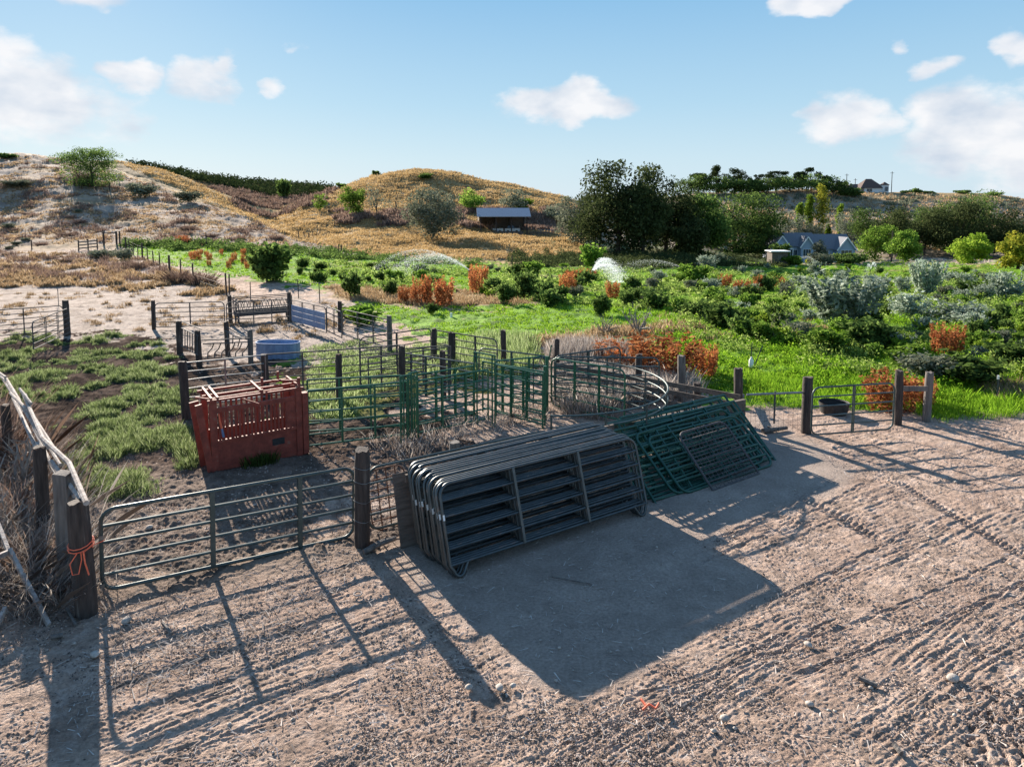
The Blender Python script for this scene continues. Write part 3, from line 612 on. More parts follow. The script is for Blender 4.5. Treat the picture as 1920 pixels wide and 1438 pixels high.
flatbits([(180,1060),(700,1040),(560,1200),(200,1330)], 1100, .09, .006, 'stick_litter', M['b_grey'], 'dry sticks and straw strewn below the near gate', 'litter')
flatbits([(180,930),(700,900),(760,760),(1000,800),(700,1000),(200,1090)], 1400, .09, .007, 'pen_litter', M['b_pink'], 'broken dry stalks over the soil behind the near gate', 'litter')
def pebbles(poly, n, s, name, label):
    P = scatter(poly, n, 7, 40); vs = []; fs = []
    base = np.array([(1,0,0),(-.9,.1,0),(0,1,0),(.1,-1,0),(0,0,.7),(0,0,-.7)], float); tr = [(0,2,4),(2,1,4),(1,3,4),(3,0,4),(2,0,5),(1,2,5),(3,1,5),(0,3,5)]
    for i, p in enumerate(P):
        k = s*(.4+1.3*random.random()**3); b = base*(1+rng.normal(size=(6, 3))*.15)*k; a = random.random()*6.3
        x = b[:, 0]*math.cos(a)-b[:, 1]*math.sin(a); y = b[:, 0]*math.sin(a)+b[:, 1]*math.cos(a)
        vs.append(np.stack([x+p[0], y+p[1], b[:, 2]+p[2]+.02], 1)); fs.append(np.array(tr)+6*i)
    me = mkmesh(name, np.concatenate(vs), tris=np.concatenate(fs), smooth=False)
    return stuff(name, me, M['stone'], label, 'pebbles')
def clods(poly, n, s0, name, label, mat, cat='soil clods', d1=32):
    P = scatter(poly, n, 7, d1, noise=lambda P: fbm(P[:, 0]/.7, P[:, 1]/.7, 23, 3, .6)+.25*rng.random(len(P)) > -.02); m = len(P)
    base = np.array([(1,0,0),(0,1,0),(-1,0,0),(0,-1,0),(0,0,.8),(.5,.5,.5)], float); tri = np.array([(0,1,5),(0,5,4),(5,1,4),(1,2,4),(2,3,4),(3,0,4)])
    sz = s0*(.35+1.5*rng.random(m)**4)[:, None, None]; b = base[None]*(1+rng.normal(size=(m, 6, 3))*.3)*sz; a = rng.random(m)*6.283; ca, sa = np.cos(a)[:, None], np.sin(a)[:, None]
    v = np.stack([b[..., 0]*ca-b[..., 1]*sa, b[..., 0]*sa+b[..., 1]*ca, b[..., 2]], -1)+P[:, None, :]+np.array([0, 0, .0])
    me = mkmesh(name, v.reshape(-1, 3), tris=(tri[None]+6*np.arange(m)[:, None, None]).reshape(-1, 3)); stuff(name, me, mat, label, cat)
M['clod'] = noisy('soil_clod', (.26,.195,.16), (.46,.355,.29), 3, .95, bump=0, obj=False)
M['manure_shade'] = noisy('dark_crumb', (.05,.038,.03), (.12,.09,.075), 3, .95, bump=0, obj=False)  # dark tone for dung bits, doubling as painted specks of clod shade
lit = [(-100,1170),(300,1120),(700,1060),(960,1300),(1100,1330),(1460,1110),(1300,1020),(1620,910),(1500,830),(1950,850),(2000,1500),(-100,1500)]
clods(lit, 42000, .0105, 'soil_clods', 'small crumbly soil clods covering the sunlit yard', M['clod'])
clods(lit, 24000, .0115, 'dark_crumbs', 'dark crumbs of dung and bark with painted specks of shade over the sunlit yard', M['manure_shade'], 'crumbs')
clods([(180,930),(340,640),(640,700),(1000,700),(1000,800),(700,1010),(200,1120)], 15000, .019, 'pen_clods', 'trampled soil clods over the floor of the pens', M['clod'])
pebbles(yp, 320, .024, 'pebbles', 'small pebbles and clods scattered over the yard')
pebbles([(760,900),(1300,830),(1500,900),(1300,1000),(1440,1090),(1050,1280),(900,1200)], 260, .014, 'fine_gravel', 'fine gravel on the smooth soil in front of the stacked panels')
# ------------------------------------------------------------------ shrubs (individual)
def bush_blobs(w, h, k, low=.25):
    B = []
    for i in range(k):
        a = random.random()*6.28; r = random.random()**.6*w*.33; z = h*(low+random.random()*(.8-low)); q = random.uniform(.10, .27)
        B.append((math.cos(a)*r, math.sin(a)*r, z, w*q, w*q, h*q*.9))
    B.append((0, 0, h*.3, w*.28, w*.28, h*.3)); return B
KM = {}
def proto(kind, var):
    k = (kind, var)
    if k in KM: return KM[k]
    if kind in ('dark', 'green', 'lime', 'sage', 'silver', 'gold'):
        n, s = {'dark': (1500, .085), 'green': (1500, .08), 'lime': (1500, .08), 'sage': (1300, .065), 'silver': (1700, .055), 'gold': (1200, .08)}[kind]
        P = blobpts(bush_blobs(1.15, 1, 10), n, .6)
        for i in range(22):       # shoots breaking the outline
            a = random.random()*6.28; r = random.random()**.5*.42; t = rng.random((16, 1)); b = np.array([math.cos(a)*r*.6, math.sin(a)*r*.6, .3]); e = np.array([math.cos(a)*(r+.16), math.sin(a)*(r+.16), .65+.5*random.random()*(1-r*1.3)])
            P = np.concatenate([P, b*(1-t)+e*t+rng.normal(size=(16, 3))*.02])
        P = P[P[:, 2] > .01]
        me = leaves(P, s, kind+'_shrub')
        me.materials.append(M['l_'+kind])
    elif kind == 'willow':     # many upright silvery wands
        P = blobpts(bush_blobs(1.0, .75, 8, .15), 2600); P = P[P[:, 2] > .01]
        for i in range(60):
            a = random.random()*6.28; r = random.random()**.5*.42; t = np.linspace(0, 1, 34)[:, None]
            b = np.array([math.cos(a)*r, math.sin(a)*r, .35]); e = np.array([math.cos(a)*(r+.15), math.sin(a)*(r+.15), .75+.3*random.random()*(1-r)])
            P = np.concatenate([P, b*(1-t)+e*t+rng.normal(size=(34, 3))*.012])
        me = leaves(P, .045, 'willow', elong=2.2); me.materials.append(M['l_silver'])
    elif kind == 'rust':
        st_ = blades(np.array([[math.cos(a)*r, math.sin(a)*r, 0] for a, r in [(random.random()*6.28, random.random()**.5*.35) for _ in range(40)]]), .8, .02, .05, .25, 2)
        L_ = []
        for _ in range(60):
            a = random.random()*6.28; r = random.random()**.5*.42; t = rng.random((34, 1))**.7; b = np.array([math.cos(a)*r, math.sin(a)*r, .02]); e = np.array([math.cos(a)*(r+.08), math.sin(a)*(r+.08), random.uniform(.55, 1.05)])
            L_.append(b*(1-t)+e*t+rng.normal(size=(34, 3))*np.array([.03, .03, .02]))
        P = np.concatenate(L_)
        me = leaves(P, .046, 'rust_weed', elong=2); me.materials.append(M['l_rust'])
    elif kind == 'tumble':
        k_ = [(random.uniform(-.25, .25), random.uniform(-.2, .2), 0) for _ in range(5)]
        me = domes(np.array(k_), np.array([random.uniform(.2, .42) for _ in k_]), np.array([random.uniform(.5, .95) for _ in k_]), 210, .012, .7, name='dry_brush'); me.materials.append(M['b_pink'])
    elif kind == 'twigs':
        k_ = [(random.uniform(-.3, .3), random.uniform(-.3, .3), 0) for _ in range(7)]
        me = domes(np.array(k_), np.array([random.uniform(.15, .35) for _ in k_]), np.array([random.uniform(.5, 1.0) for _ in k_]), 110, .010, 1.1, name='twigs'); me.materials.append(M['b_pink'])
    elif kind == 'bare':       # leafless bush: branching twigs
        m = MB()
        for i in range(11):
            a = random.random()*6.28; p = Vector((0, 0, 0)); dr = Vector((math.cos(a)*.5, math.sin(a)*.5, 1)).normalized(); pts = [p.copy()]; rs = [.03]
            for q in range(5):
                p = p+dr*.17; dr = (dr+Vector(rng.normal(size=3)*.28)).normalized(); pts.append(p.copy()); rs.append(.03*(1-q/6))
                if q > 0:
                    for _ in range(2):
                        e = p+(dr+Vector(rng.normal(size=3)*.8)).normalized()*.22; m.tube([p, e], [.012, .004], 3)
            m.tube(pts, rs, 4)
        me = bpy.data.meshes.new('bare_bush'); me.from_pydata(m.v, [], m.f); me.materials.append(M['paintedgrey'])
    KM[k] = me; return me
KN = {'dark': ('shrub', 'dark green shrub'), 'green': ('shrub', 'leafy mid green shrub'), 'lime': ('bush', 'lime green bush'), 'sage': ('sagebrush', 'grey green sagebrush'),
      'silver': ('silver_shrub', 'silvery grey shrub'), 'willow': ('willow_shrub', 'tall silvery willow shrub'), 'rust': ('rust_weed', 'rusty orange weed'),
      'twigs': ('dead_bush', 'dead twiggy bush'), 'tumble': ('dry_bush', 'dry brown tumbleweed bush'), 'bare': ('bare_bush', 'leafless grey bush'), 'gold': ('yellow_shrub', 'yellow green shrub')}
def shrub(kind, px, py, hp, wp=None, label=None, group=None, loc=None):
    p = gp(px, py) if loc is None else loc
    h = hp*p.y/F; w = (wp or hp)*p.y/F
    me = proto(kind, random.randrange(5)); nm, ds = KN[kind]
    o = link(nm, me, None); o.location = (p.x, p.y, gz(p.x, p.y)-.03*h); o.scale = (w, w, h); o.rotation_euler = (0, 0, random.random()*6.28)
    tag(o, label or ds, nm.replace('_', ' ').split()[-1], group); return o
HAND = [
 ('willow',1580,614,112,140,'largest silvery willow shrub, tall in the right half of the pasture'),
 ('willow',1736,556,74,60,'slender upright silver willow standing right of the small white sprinkler jet'),
 ('silver',1700,600,60,80,'silver shrub between the largest willow and the orange bush at right'),
 ('silver',1795,608,50,110,'broad low silver shrub spreading at the right of the pasture'),
 ('silver',1892,562,58,70,'silver shrub at the right edge of the pasture, below the lime green trees'),
 ('silver',1330,505,30,40,'small pale silver shrub below the round dark trees'),
 ('silver',1530,520,34,30,'small silver shrub just above the largest willow'),
 ('dark',1620,655,66,96,'dark green shrub in front of the largest silver willow'),
 ('green',1545,660,50,90,'bright green low shrub left of the dark shrub by the willow'),
 ('dark',1350,615,55,84,'broad dark green shrub in the middle right of the pasture'),
 ('dark',1300,600,44,60,'dark green shrub left of the broad one in the middle of the pasture'),
 ('dark',1820,720,60,130,'sprawling dark green shrub near the right edge behind the fence'),
 ('sage',1735,715,60,110,'grey green shrub behind the right gate post'),
 ('dark',1890,690,60,90,'dark green shrub at the far right edge above the verge'),
 ('green',1700,690,44,80,'mid green weedy shrub above the orange bush by the gate'),
 ('rust',1250,712,88,150,'orange red bush behind the round pen'),
 ('rust',1175,698,62,120,'orange red bush at the left of the larger one behind the round pen'),
 ('rust',1312,704,60,70,'thin rusty bush at the right end of the round pen'),
 ('rust',1668,768,74,100,'orange bush directly behind the right gate'),
 ('rust',1722,762,56,60,'orange bush between the two posts right of the gate'),
 ('rust',1775,664,62,60,'rusty orange bush standing in the green at right'),
 ('rust',825,574,58,60,'larger upright rusty orange weed patch in the middle of the pasture'),
 ('rust',790,572,56,40,'rusty orange weed patch just left of the larger upright one'),
 ('rust',763,570,36,34,'small rusty orange weed patch, leftmost in the pasture middle'),
 ('rust',897,528,34,40,'rusty orange weed at the right end of the left sprinkler jet'),
 ('rust',893,552,44,30,'rusty brown weed below the left sprinkler jet'),
 ('rust',1065,548,36,34,'rusty orange weed left of the middle sprinkler'),
 ('rust',1090,522,18,60,'low rusty weed patch above and left of the middle sprinkler'),
 ('rust',1148,560,34,30,'small rusty weed under the middle sprinkler spray'),
 ('rust',1358,540,26,30,'small bright orange weed right of the middle sprinkler'),
 ('rust',1390,548,24,34,'small faded orange weed beside the bright one'),
 ('rust',1421,546,30,20,'narrow orange weed in front of the dark shrubs'),
 ('rust',1460,538,20,24,'tiny orange weed left of the large silver willow'),
 ('rust',345,458,16,30,'reddish weed on the brush line at the foot of the hill'),
 ('dark',512,528,82,92,'large rounded dark green bush alone at the left end of the pasture'),
 ('dark',665,560,54,40,'dark upright shrub left of the rusty weeds'),
 ('dark',728,556,34,30,'small dark shrub between the upright one and the rusty weeds'),
 ('dark',985,562,66,56,'tall dark green shrub in the middle of the pasture'),
 ('dark',1018,568,52,46,'dark green shrub right of the tall one in the middle'),
 ('dark',945,572,44,36,'dark shrub left of the tall one in the middle'),
 ('dark',1030,577,40,50,'dark low shrub right of the middle group'),
 ('dark',1125,595,48,40,'dark shrub below the middle sprinkler'),
 ('dark',1175,575,36,34,'dark shrub right below the middle sprinkler spray'),
 ('dark',1230,580,40,66,'dark rounded shrub pair right of the middle sprinkler'),
 ('bare',1136,630,44,36,'small leafless bush left of the larger bare one above the round pen'),
 ('bare',1197,630,62,60,'larger leafless branching bush above the orange one'),
 ('dark',808,590,22,24,'small dark shrub on the bright green grass left of the white marker'),
 ('green',680,610,40,80,'bright green weed clump behind the pen at centre left'),
 ('green',655,597,26,60,'leafy green clump left end behind the pen panels'),
 ('green',1110,505,50,52,'bright green willow shrub at the foot of the big dark trees'),
 ('green',1300,530,40,60,'green shrub right of the middle sprinkler jet'),
 ('green',1000,518,30,40,'green shrub above the tall dark one in the middle'),
 ('dark',800,338,14,28,'small round dark bush near the top of the golden hill'),
 ('lime',980,400,30,40,'green shrub behind the barn roof at its right'),
 ('tumble',385,535,34,60,'brown tumbleweed bush right of the pasture fence line'),
 ('tumble',330,530,30,70,'brown bush left of the fence line corner'),
 ('sage',190,488,22,60,'grey green sagebrush below the plank gate at left'),
 ('sage',235,492,30,40,'grey green sagebrush left of the diagonal fence'),
 ('tumble',250,505,22,50,'brown dry bush beside the grey sagebrush at left'),
 ('tumble',160,350,36,30,'bare brown bush left of the hillside tree'),
 ('sage',265,372,30,60,'grey bush right of the hillside tree'),
 ('sage',350,382,26,50,'grey shrub on the crest at the right of the hillside'),
 ('dark',530,372,40,30,'dark green shrub in the gully between the hills'),
 ('sage',30,352,16,60,'dark brush patch at the left edge of the hillside'),
 ('tumble',120,445,14,30,'small brown bush low on the hillside at left'),
]
for k, px, py, hp, wp, lb in HAND: shrub(k, px, py, hp, wp, lb)
MARKS = [(1580,575,'the largest silvery willow'),(1736,525,'the slender upright willow'),(1110,530,'the middle sprinkler'),(880,527,'the left sprinkler jet'),(820,550,'the large rusty weed patch'),
 (985,535,'the tall dark central shrub'),(512,490,'the large round bush at left'),(1640,508,'the small upright water jet'),(1668,730,'the orange bush behind the gate'),(1775,640,'the rusty bush at right'),
 (1408,685,'the white bottle on a stake'),(1250,660,'the orange red bush'),(1500,470,'the blue grey house'),(1890,500,'the yellow lime tree'),(1358,535,'the bright orange weeds'),(1350,590,'the broad dark shrub'),(1197,600,'the leafless branching bush'),(1160,470,'the tallest dark tree')]
def where(px, py):
    mx_, my_, t = min(MARKS, key=lambda q: math.hypot(px-q[0], (py-q[1])*2.2)); dx, dy = px-mx_, (py-my_)*1.6
    a = 'right of' if dx > 0 else 'left of'; b = 'below' if dy > 0 else 'above'; far_ = math.hypot(dx, dy) > 90
    w_ = a if abs(dx) > 2.2*abs(dy) else b if abs(dy) > 2.2*abs(dx) else b+' and '+a
    return ('well ' if far_ else '')+w_+' '+t
def region(px, py):
    a = 'at the left of' if px < 760 else 'in the middle of' if px < 1250 else 'in the right half of' if px < 1650 else 'at the far right of'
    b = 'the far end' if py < 530 else 'the middle stretch' if py < 590 else 'the near end'
    return a, b
def many(kind, n, poly, h0, h1, seed, hi=None, dmax=200, asp=1.3):
    random.seed(seed); c = 0; tries = 0; pts = []
    while c < n and tries < n*60:
        tries += 1; px = random.uniform(min(p[0] for p in poly), max(p[0] for p in poly)); py = random.uniform(min(p[1] for p in poly), max(p[1] for p in poly))
        if not inpoly(np.array([px]), np.array([py]), poly)[0]: continue
        if any(abs(px-a)/2+abs(py-b) < 7 for a, b in pts): continue
        if any(abs(px-h[1]) < h[4]*.3 and h[2]-h[3]*.5 < py < h[2]+12 for h in HAND): continue
        p = gp(px, py)
        if p.y > dmax: continue
        pts.append((px, py)); c += 1; hm = random.uniform(h0, h1); ds = KN[kind][1]; ds = ('small ' if hm < h0+(h1-h0)*.4 else 'large ' if hm > h0+(h1-h0)*.75 else '')+ds; lb = ds+' '+where(px, py)
        g = ds.replace('bush', 'bushe')+'s scattered '+where(px, py)
        shrub(kind, px, py, hm*F/p.y, hm*F/p.y*random.uniform(.8, 1.1)*asp, lb, g, loc=p)
far = [(700,500),(960,505),(1300,500),(1500,505),(2000,510),(2000,560),(1250,575),(900,560),(700,530)]
many('dark', 30, far, .6, 1.6, 31)
many('green', 34, far, .5, 1.3, 32)
many('silver', 24, [(1180,500),(2000,508),(2000,570),(1300,560)], .8, 1.6, 33)
many('sage', 22, far, .5, 1.2, 34); many('lime', 16, far, .4, .9, 44)
mid = [(1260,570),(1500,560),(2000,560),(2000,720),(1750,690),(1450,650),(1280,610)]
many('dark', 18, mid, .6, 1.1, 35); many('green', 30, mid, .5, 1.1, 36); many('sage', 18, mid, .5, 1.1, 37); many('silver', 16, mid, .5, 1.2, 38)
many('lime', 20, mid, .4, .9, 39)
many('dark', 14, [(560,488),(720,495),(720,545),(560,530)], .5, 1.1, 40)
many('rust', 16, [(330,472),(480,480),(480,510),(380,505)], .6, 1.0, 41, asp=.8)
random.seed(11)
def BL_(px, py, sz):
    a = min([(172,'the hillside tree'),(165,'the plank gate'),(207,'the joined brace posts'),(330,'the fence line corner'),(510,'the large round bush'),(60,'the far left fence')], key=lambda q: abs(q[0]-px))
    return ('small' if sz < 10 else 'broad')+' dry brush clump '+('up the slope, ' if py < 455 else 'on the flat, ')+('left of ' if px < a[0] else 'right of ')+a[1]
HR = 'dry brush clumps on the pale slope at left'
for i in range(46):
    px = random.uniform(-40, 600); py = random.uniform(400, 520)
    if py < 400+(px-200)*.15 or (px > 240 and py > 455): continue
    sz = random.uniform(7, 15)*(1.3 if py > 470 else 1)
    shrub(random.choice(['tumble', 'tumble', 'sage']), px, py, sz, sz*2.2, BL_(px, py, sz), HR)
# ------------------------------------------------------------------ trees
def tree(name, label, px, py, hp, wp, leaf='l_dark', n=6000, ls=.35, trunk=.25, kind='round', cat='tree', group=None, low=.2, gaps=8, d=None):
    p = gp(px, py) if d is None else atd(px, py, d)
    if d is not None: p = Vector((p.x, p.y, gz(p.x, p.y)))
    h = hp*p.y/F; w = wp*p.y/F
    r = E(name, label, cat, (p.x, p.y, p.z-.1), 0, group)
    B = []
    if kind == 'round':
        for i in range(gaps*2):
            a = random.random()*6.28; z = low+random.random()*(.92-low); rad = .40*math.sqrt(max(.08, 1-((z-.52)/.56)**2)); q = rad*random.uniform(.4, 1)
            s = random.uniform(.12, .22); B.append((math.cos(a)*q*w, math.sin(a)*q*w, z*h, s*w, s*w, s*h*.8))
        B.append((0, 0, .48*h, .3*w, .3*w, .34*h))
        for i in range(7): a = i*.9; B.append((math.cos(a)*.26*w, math.sin(a)*.26*w, random.uniform(.35, .62)*h, .19*w, .19*w, .17*h))
    elif kind == 'column':
        for i in range(16):
            z = .08+i/17*.88; q = .33*math.sin(min(1, z*1.6)*1.5)*(1.15-z*.7)
            B.append((random.uniform(-.1, .1)*w, random.uniform(-.1, .1)*w, z*h, q*w, q*w, h*.07))
    elif kind == 'pine':
        for i in range(15):
            z = random.uniform(.25, .95); a = random.random()*6.28; q = .36*math.sqrt(1.08-z*.8)*random.uniform(.2, 1.1)
            B.append((math.cos(a)*q*w, math.sin(a)*q*w, z*h, .12*w, .12*w, h*.10))
        B.append((0, 0, .94*h, .09*w, .09*w, .07*h))
    P = blobpts(B, n, .5)
    for ax, tg in ((0, w), (1, w)):
        lo, hi_ = np.percentile(P[:, ax], [1, 99]); P[:, ax] = (P[:, ax]-(lo+hi_)/2)*tg/(hi_-lo)
    zt = np.percentile(P[:, 2], 99.3); P[:, 2] *= h/zt; P = P[P[:, 2] > .02*h]
    B = [(b[0], b[1], min(b[2]*h/zt, h*.9), *b[3:]) for b in B]
    me = leaves(P, ls, 'crown', flat=.6); link('crown', me, M[leaf], r)
    m = MB(); t0 = max(trunk, .05)
    m.tube([(0,0,-.3),(.02*w,0,h*.3),(-.02*w,.02*w,h*.6),(0,0,h*.85)], [t0, t0*.75, t0*.4, t0*.12], 7)
    for b in random.sample(B, min(9, len(B))):
        z0 = max(.12*h, b[2]*random.uniform(.35, .6)); m.tube([(0,0,z0), (b[0]*.5,b[1]*.5,(z0+b[2])*.52), (b[0],b[1],b[2])], [t0*.42, t0*.28, t0*.08], 5)
    m.build('trunk', M['bark'], r); return r
random.seed(5)
tree('hillside_tree', 'lone rounded green tree on the crest of the hill at left', 172, 352, 72, 96, 'l_dark', 12000, .2, .3, low=.0, gaps=22)
tree('elm_tree', 'tallest broad dark olive tree left of centre in the big group', 1158, 476, 168, 150, 'l_black', 13000, .38, .5, low=.1, gaps=17)
tree('elm_tree', 'drooping olive green tree at the left edge of the big dark group', 1088, 460, 96, 86, 'l_sage', 5000, .34, .3, low=.12, gaps=10)
tree('elm_tree', 'tall dark tree at the right of the tallest one in the big group', 1248, 474, 156, 110, 'l_black', 10000, .38, .45, low=.1, gaps=14)
tree('elm_tree', 'dark tree with low boughs between the two tallest ones', 1205, 476, 130, 90, 'l_black', 7000, .38, .4, low=.08, gaps=12)
tree('round_tree', 'broad round dark green tree with a sunlit top, right of the big group', 1375, 476, 110, 150, 'l_dark', 17000, .42, .4, low=.04, gaps=20)
tree('round_tree', 'round dark green tree between the big group and the broad sunlit one', 1312, 478, 108, 96, 'l_dark', 11000, .42, .4, low=.04, gaps=14)
tree('round_tree', 'small dark tree left of the blue grey house', 1428, 478, 62, 50, 'l_dark', 6000, .36, .3, low=.05)
tree('olive_tree', 'wide grey green tree on the slope left of the barn', 812, 448, 92, 96, 'l_sage', 7000, .34, .3, low=.05, gaps=12)
tree('scrub_tree', 'green tree on the left slope of the golden hill', 662, 408, 58, 46, 'l_green', 3000, .32, .2, low=.12)
tree('scrub_tree', 'thin green sapling low on the left flank of the golden hill', 600, 400, 34, 24, 'l_green', 700, .3, .1)
tree('scrub_tree', 'thin dark shrubby tree right of the green one on the golden hill', 706, 412, 62, 36, 'l_sage', 420, .3, .16, low=.3)
tree('scrub_tree', 'sparse green tree behind the barn at its left', 885, 398, 42, 44, 'l_green', 2200, .32, .2, low=.1)
tree('scrub_tree', 'sparse olive tree behind the barn roof', 962, 402, 46, 50, 'l_sage', 2000, .32, .2, low=.1)
tree('scrub_tree', 'bare branched tree left of the wide grey green tree', 742, 408, 50, 34, 'l_sage', 160, .25, .14, low=.3)
tree('scrub_tree', 'low olive tree right of the barn', 1045, 418, 34, 50, 'l_sage', 1800, .34, .2, low=.08)
for px, py, hp, wp, lb in [(1343,368,52,34,'leftmost tall pine on the bluff'),(1376,368,46,44,'broad pine second from left on the bluff'),(1310,372,38,40,'lower pine at the left end of the bluff'),
      (1418,352,34,32,'pine left of the middle gap on the bluff'),(1455,350,38,40,'pine right of the middle gap on the bluff'),(1497,350,34,30,'left pine of the tall pair on the bluff'),
      (1520,350,44,44,'tallest broad pine on the bluff'),(1548,352,32,34,'lower pine right of the tallest on the bluff'),(1574,358,22,24,'small pine left of the hilltop house')]:
    tree('pine_tree', lb, px, py, hp, wp, 'l_pine', 2000, .55, .35, 'pine', group='pines along the bluff', d=392)
random.seed(21); ORDI = 'first second third fourth fifth sixth seventh eighth ninth'.split()
for i, (px, hp, wp) in enumerate([(1300,30,50),(1345,26,50),(1378,26,50),(1405,22,50),(1440,24,60),(1480,24,60),(1520,26,60),(1560,22,50),(1592,12,30)]):
    tree('hedge_bush', ORDI[i]+' dark bush from the left in the hedge under the pines on the bluff', px, 366, hp*1.25, wp*1.3, 'l_dark', 2600, .6, .2, low=.1, group='dark bushes under the pines on the bluff', cat='bush', d=388)
for px, py, hp, wp, lb in [(1540,444,96,24,'tallest yellow green poplar behind the house'),(1515,440,72,16,'slim poplar left of the tallest'),(1498,438,56,13,'smallest poplar, leftmost in the row'),(1573,446,62,13,'bright slim poplar right of the tallest'),(1552,452,30,8,'tiny poplar between the tallest and the bright one')]:
    tree('poplar_tree', lb, px, py, hp, wp, 'l_lime' if wp < 20 else 'l_gold', 2600, .42, .15, 'column', group='row of poplars', cat='poplar')
for a in [('oak_tree','dark rounded tree behind the right wing of the house',1628,470,78,66,'l_dark',5000),('oak_tree','dark conical tree right behind the house',1676,468,82,46,'l_pine',4500),
          ('oak_tree','dark green tree left of the tallest right hand tree',1742,470,84,80,'l_dark',6500),('oak_tree','tallest dark tree at right, below the bluff',1815,474,112,96,'l_dark',9000),
          ('oak_tree','spreading olive tree at the right edge below the bluff',1890,476,82,90,'l_black',6000),('oak_tree','grey leaved tree behind the house roof',1590,462,62,50,'l_sage',3000),
          ('oak_tree','dark tree filling the gap between the tallest and the olive one',1780,474,70,60,'l_dark',4000),
          ('scrub_tree','grey olive scrub tree behind the left wing of the house',1478,450,50,60,'l_sage',2600),('scrub_tree','olive scrub tree behind the middle of the house',1520,452,36,50,'l_sage',1800),
          ('maple_tree','bright green tree right of the house',1640,488,64,66,'l_green',5500),('maple_tree','second bright green tree right of the house, darker',1696,492,58,54,'l_green',4200),
          ('maple_tree','lime green rounded tree with spiky outline at right',1818,496,56,66,'l_lime',4200),('maple_tree','yellow lime tree at the right edge of the picture',1908,506,68,66,'l_gold',4600),
          ('maple_tree','low green bush tree in front of the house',1480,496,16,40,'l_green',1500),('maple_tree','dark hedge bush in front of the right wing',1590,494,18,60,'l_dark',1700),('maple_tree','low green hedge left of the drive',1540,498,22,40,'l_sage',1400)]:
    tree(a[0], a[1], a[2], a[3], a[4], a[5], a[6], a[7], .36, .3, low=.1, gaps=11)
for a in [('elm_tree','dark tree closing the gap between the broad sunlit tree and the house',1440,484,78,64,'l_black',7000),('elm_tree','low dark tree under the right flank of the big group',1290,482,70,70,'l_black',6000),
          ('elm_tree','dark tree left of the second bright green tree',1668,484,92,60,'l_black',7000),('elm_tree','broad dark tree behind the lime rounded tree',1795,484,104,110,'l_black',11000),('elm_tree','dark tree behind the gap left of the tallest right hand tree',1732,482,80,70,'l_black',7000),
          ('elm_tree','dark tree behind the yellow lime tree at the right edge',1885,486,74,84,'l_black',7000),('elm_tree','small dark tree half screening the left wing of the house',1462,492,34,34,'l_dark',2500),('elm_tree','thin olive tree in front of the right wing of the house',1536,496,44,26,'l_sage',900)]:
    tree(a[0], a[1], a[2], a[3], a[4], a[5], a[6], a[7], .38, .3, low=.08, gaps=11)
tree('garden_shrub', 'small round yellow shrub in the garden of the blue grey house', 1517, 496, 12, 12, 'l_gold', 500, .25, .08, cat='shrub')
for px, hp, wp in [(1700,5,20),(1718,9,18),(1805,6,24),(1865,6,26),(1740,4,20)]:
    tree('ridge_bush', 'small dark bush on the skyline right of the hilltop house', px, 364, hp, wp, 'l_dark', 500, .7, .1, group='small bushes on the skyline at right', cat='bush', d=399)
for px, py, hp, wp in [(640,350,8,16),(705,326,8,12),(15,296,8,26),(1063,373,6,10)]:
    tree('crest_bush', 'small dark bush on the skyline of the hills', px, py+3, hp, wp, 'l_dark', 400, .5, .08, group='small bushes on the crest', cat='bush')
# ------------------------------------------------------------------ posts, panels, gates
def round_post(px, ty, h=1.5, w=.2, label='', mat='wood', lean=(0, 0), square=False, base=None, group=None):
    p = at(px, ty, h) if base is None else base
    p = Vector((p.x, p.y, gz(p.x, p.y)))
    if base is None:      # keep the top where it is on sloping ground
        h = max(.5, at_depth_z(px, ty, p.y)-p.z)
    n = 4 if square else 12; r = w/2*(1.2 if square else 1); vs, fs = [], []; K = 9; sd_ = random.random()*99; ph = math.pi/4
    for i in range(K):
        z = -.25+(h+.25)*i/(K-1)
        for k in range(n):
            a = 2*math.pi*k/n+ph; q = r*(1+.10*float(pn(math.cos(a)*1.3+sd_, z*1.4+math.sin(a), 4))+.03*random.uniform(-1, 1))*(1 if i < K-1 else .93)
            vs.append((math.cos(a)*q+lean[0]*z, math.sin(a)*q+lean[1]*z, z+(.03*random.uniform(-1, 1) if i == K-1 else 0)))
    for i in range(K-1):
        for k in range(n): fs.append((i*n+k, i*n+(k+1) % n, (i+1)*n+(k+1) % n, (i+1)*n+k))
    fs.append(tuple((K-1)*n+k for k in range(n)))
    m = MB(); m.add(vs, fs); o = m.build('fence_post', M[mat], smooth=not square); o.location = p
    tag(o, label, 'fence post', group); return o
def at_depth_z(px, py, d): return atd(px, py, d).z
def corner(cx, cz, r, a0, a1, n=5): return [(cx+r*math.cos(R(a0+(a1-a0)*i/n)), 0, cz+r*math.sin(R(a0+(a1-a0)*i/n))) for i in range(n+1)]
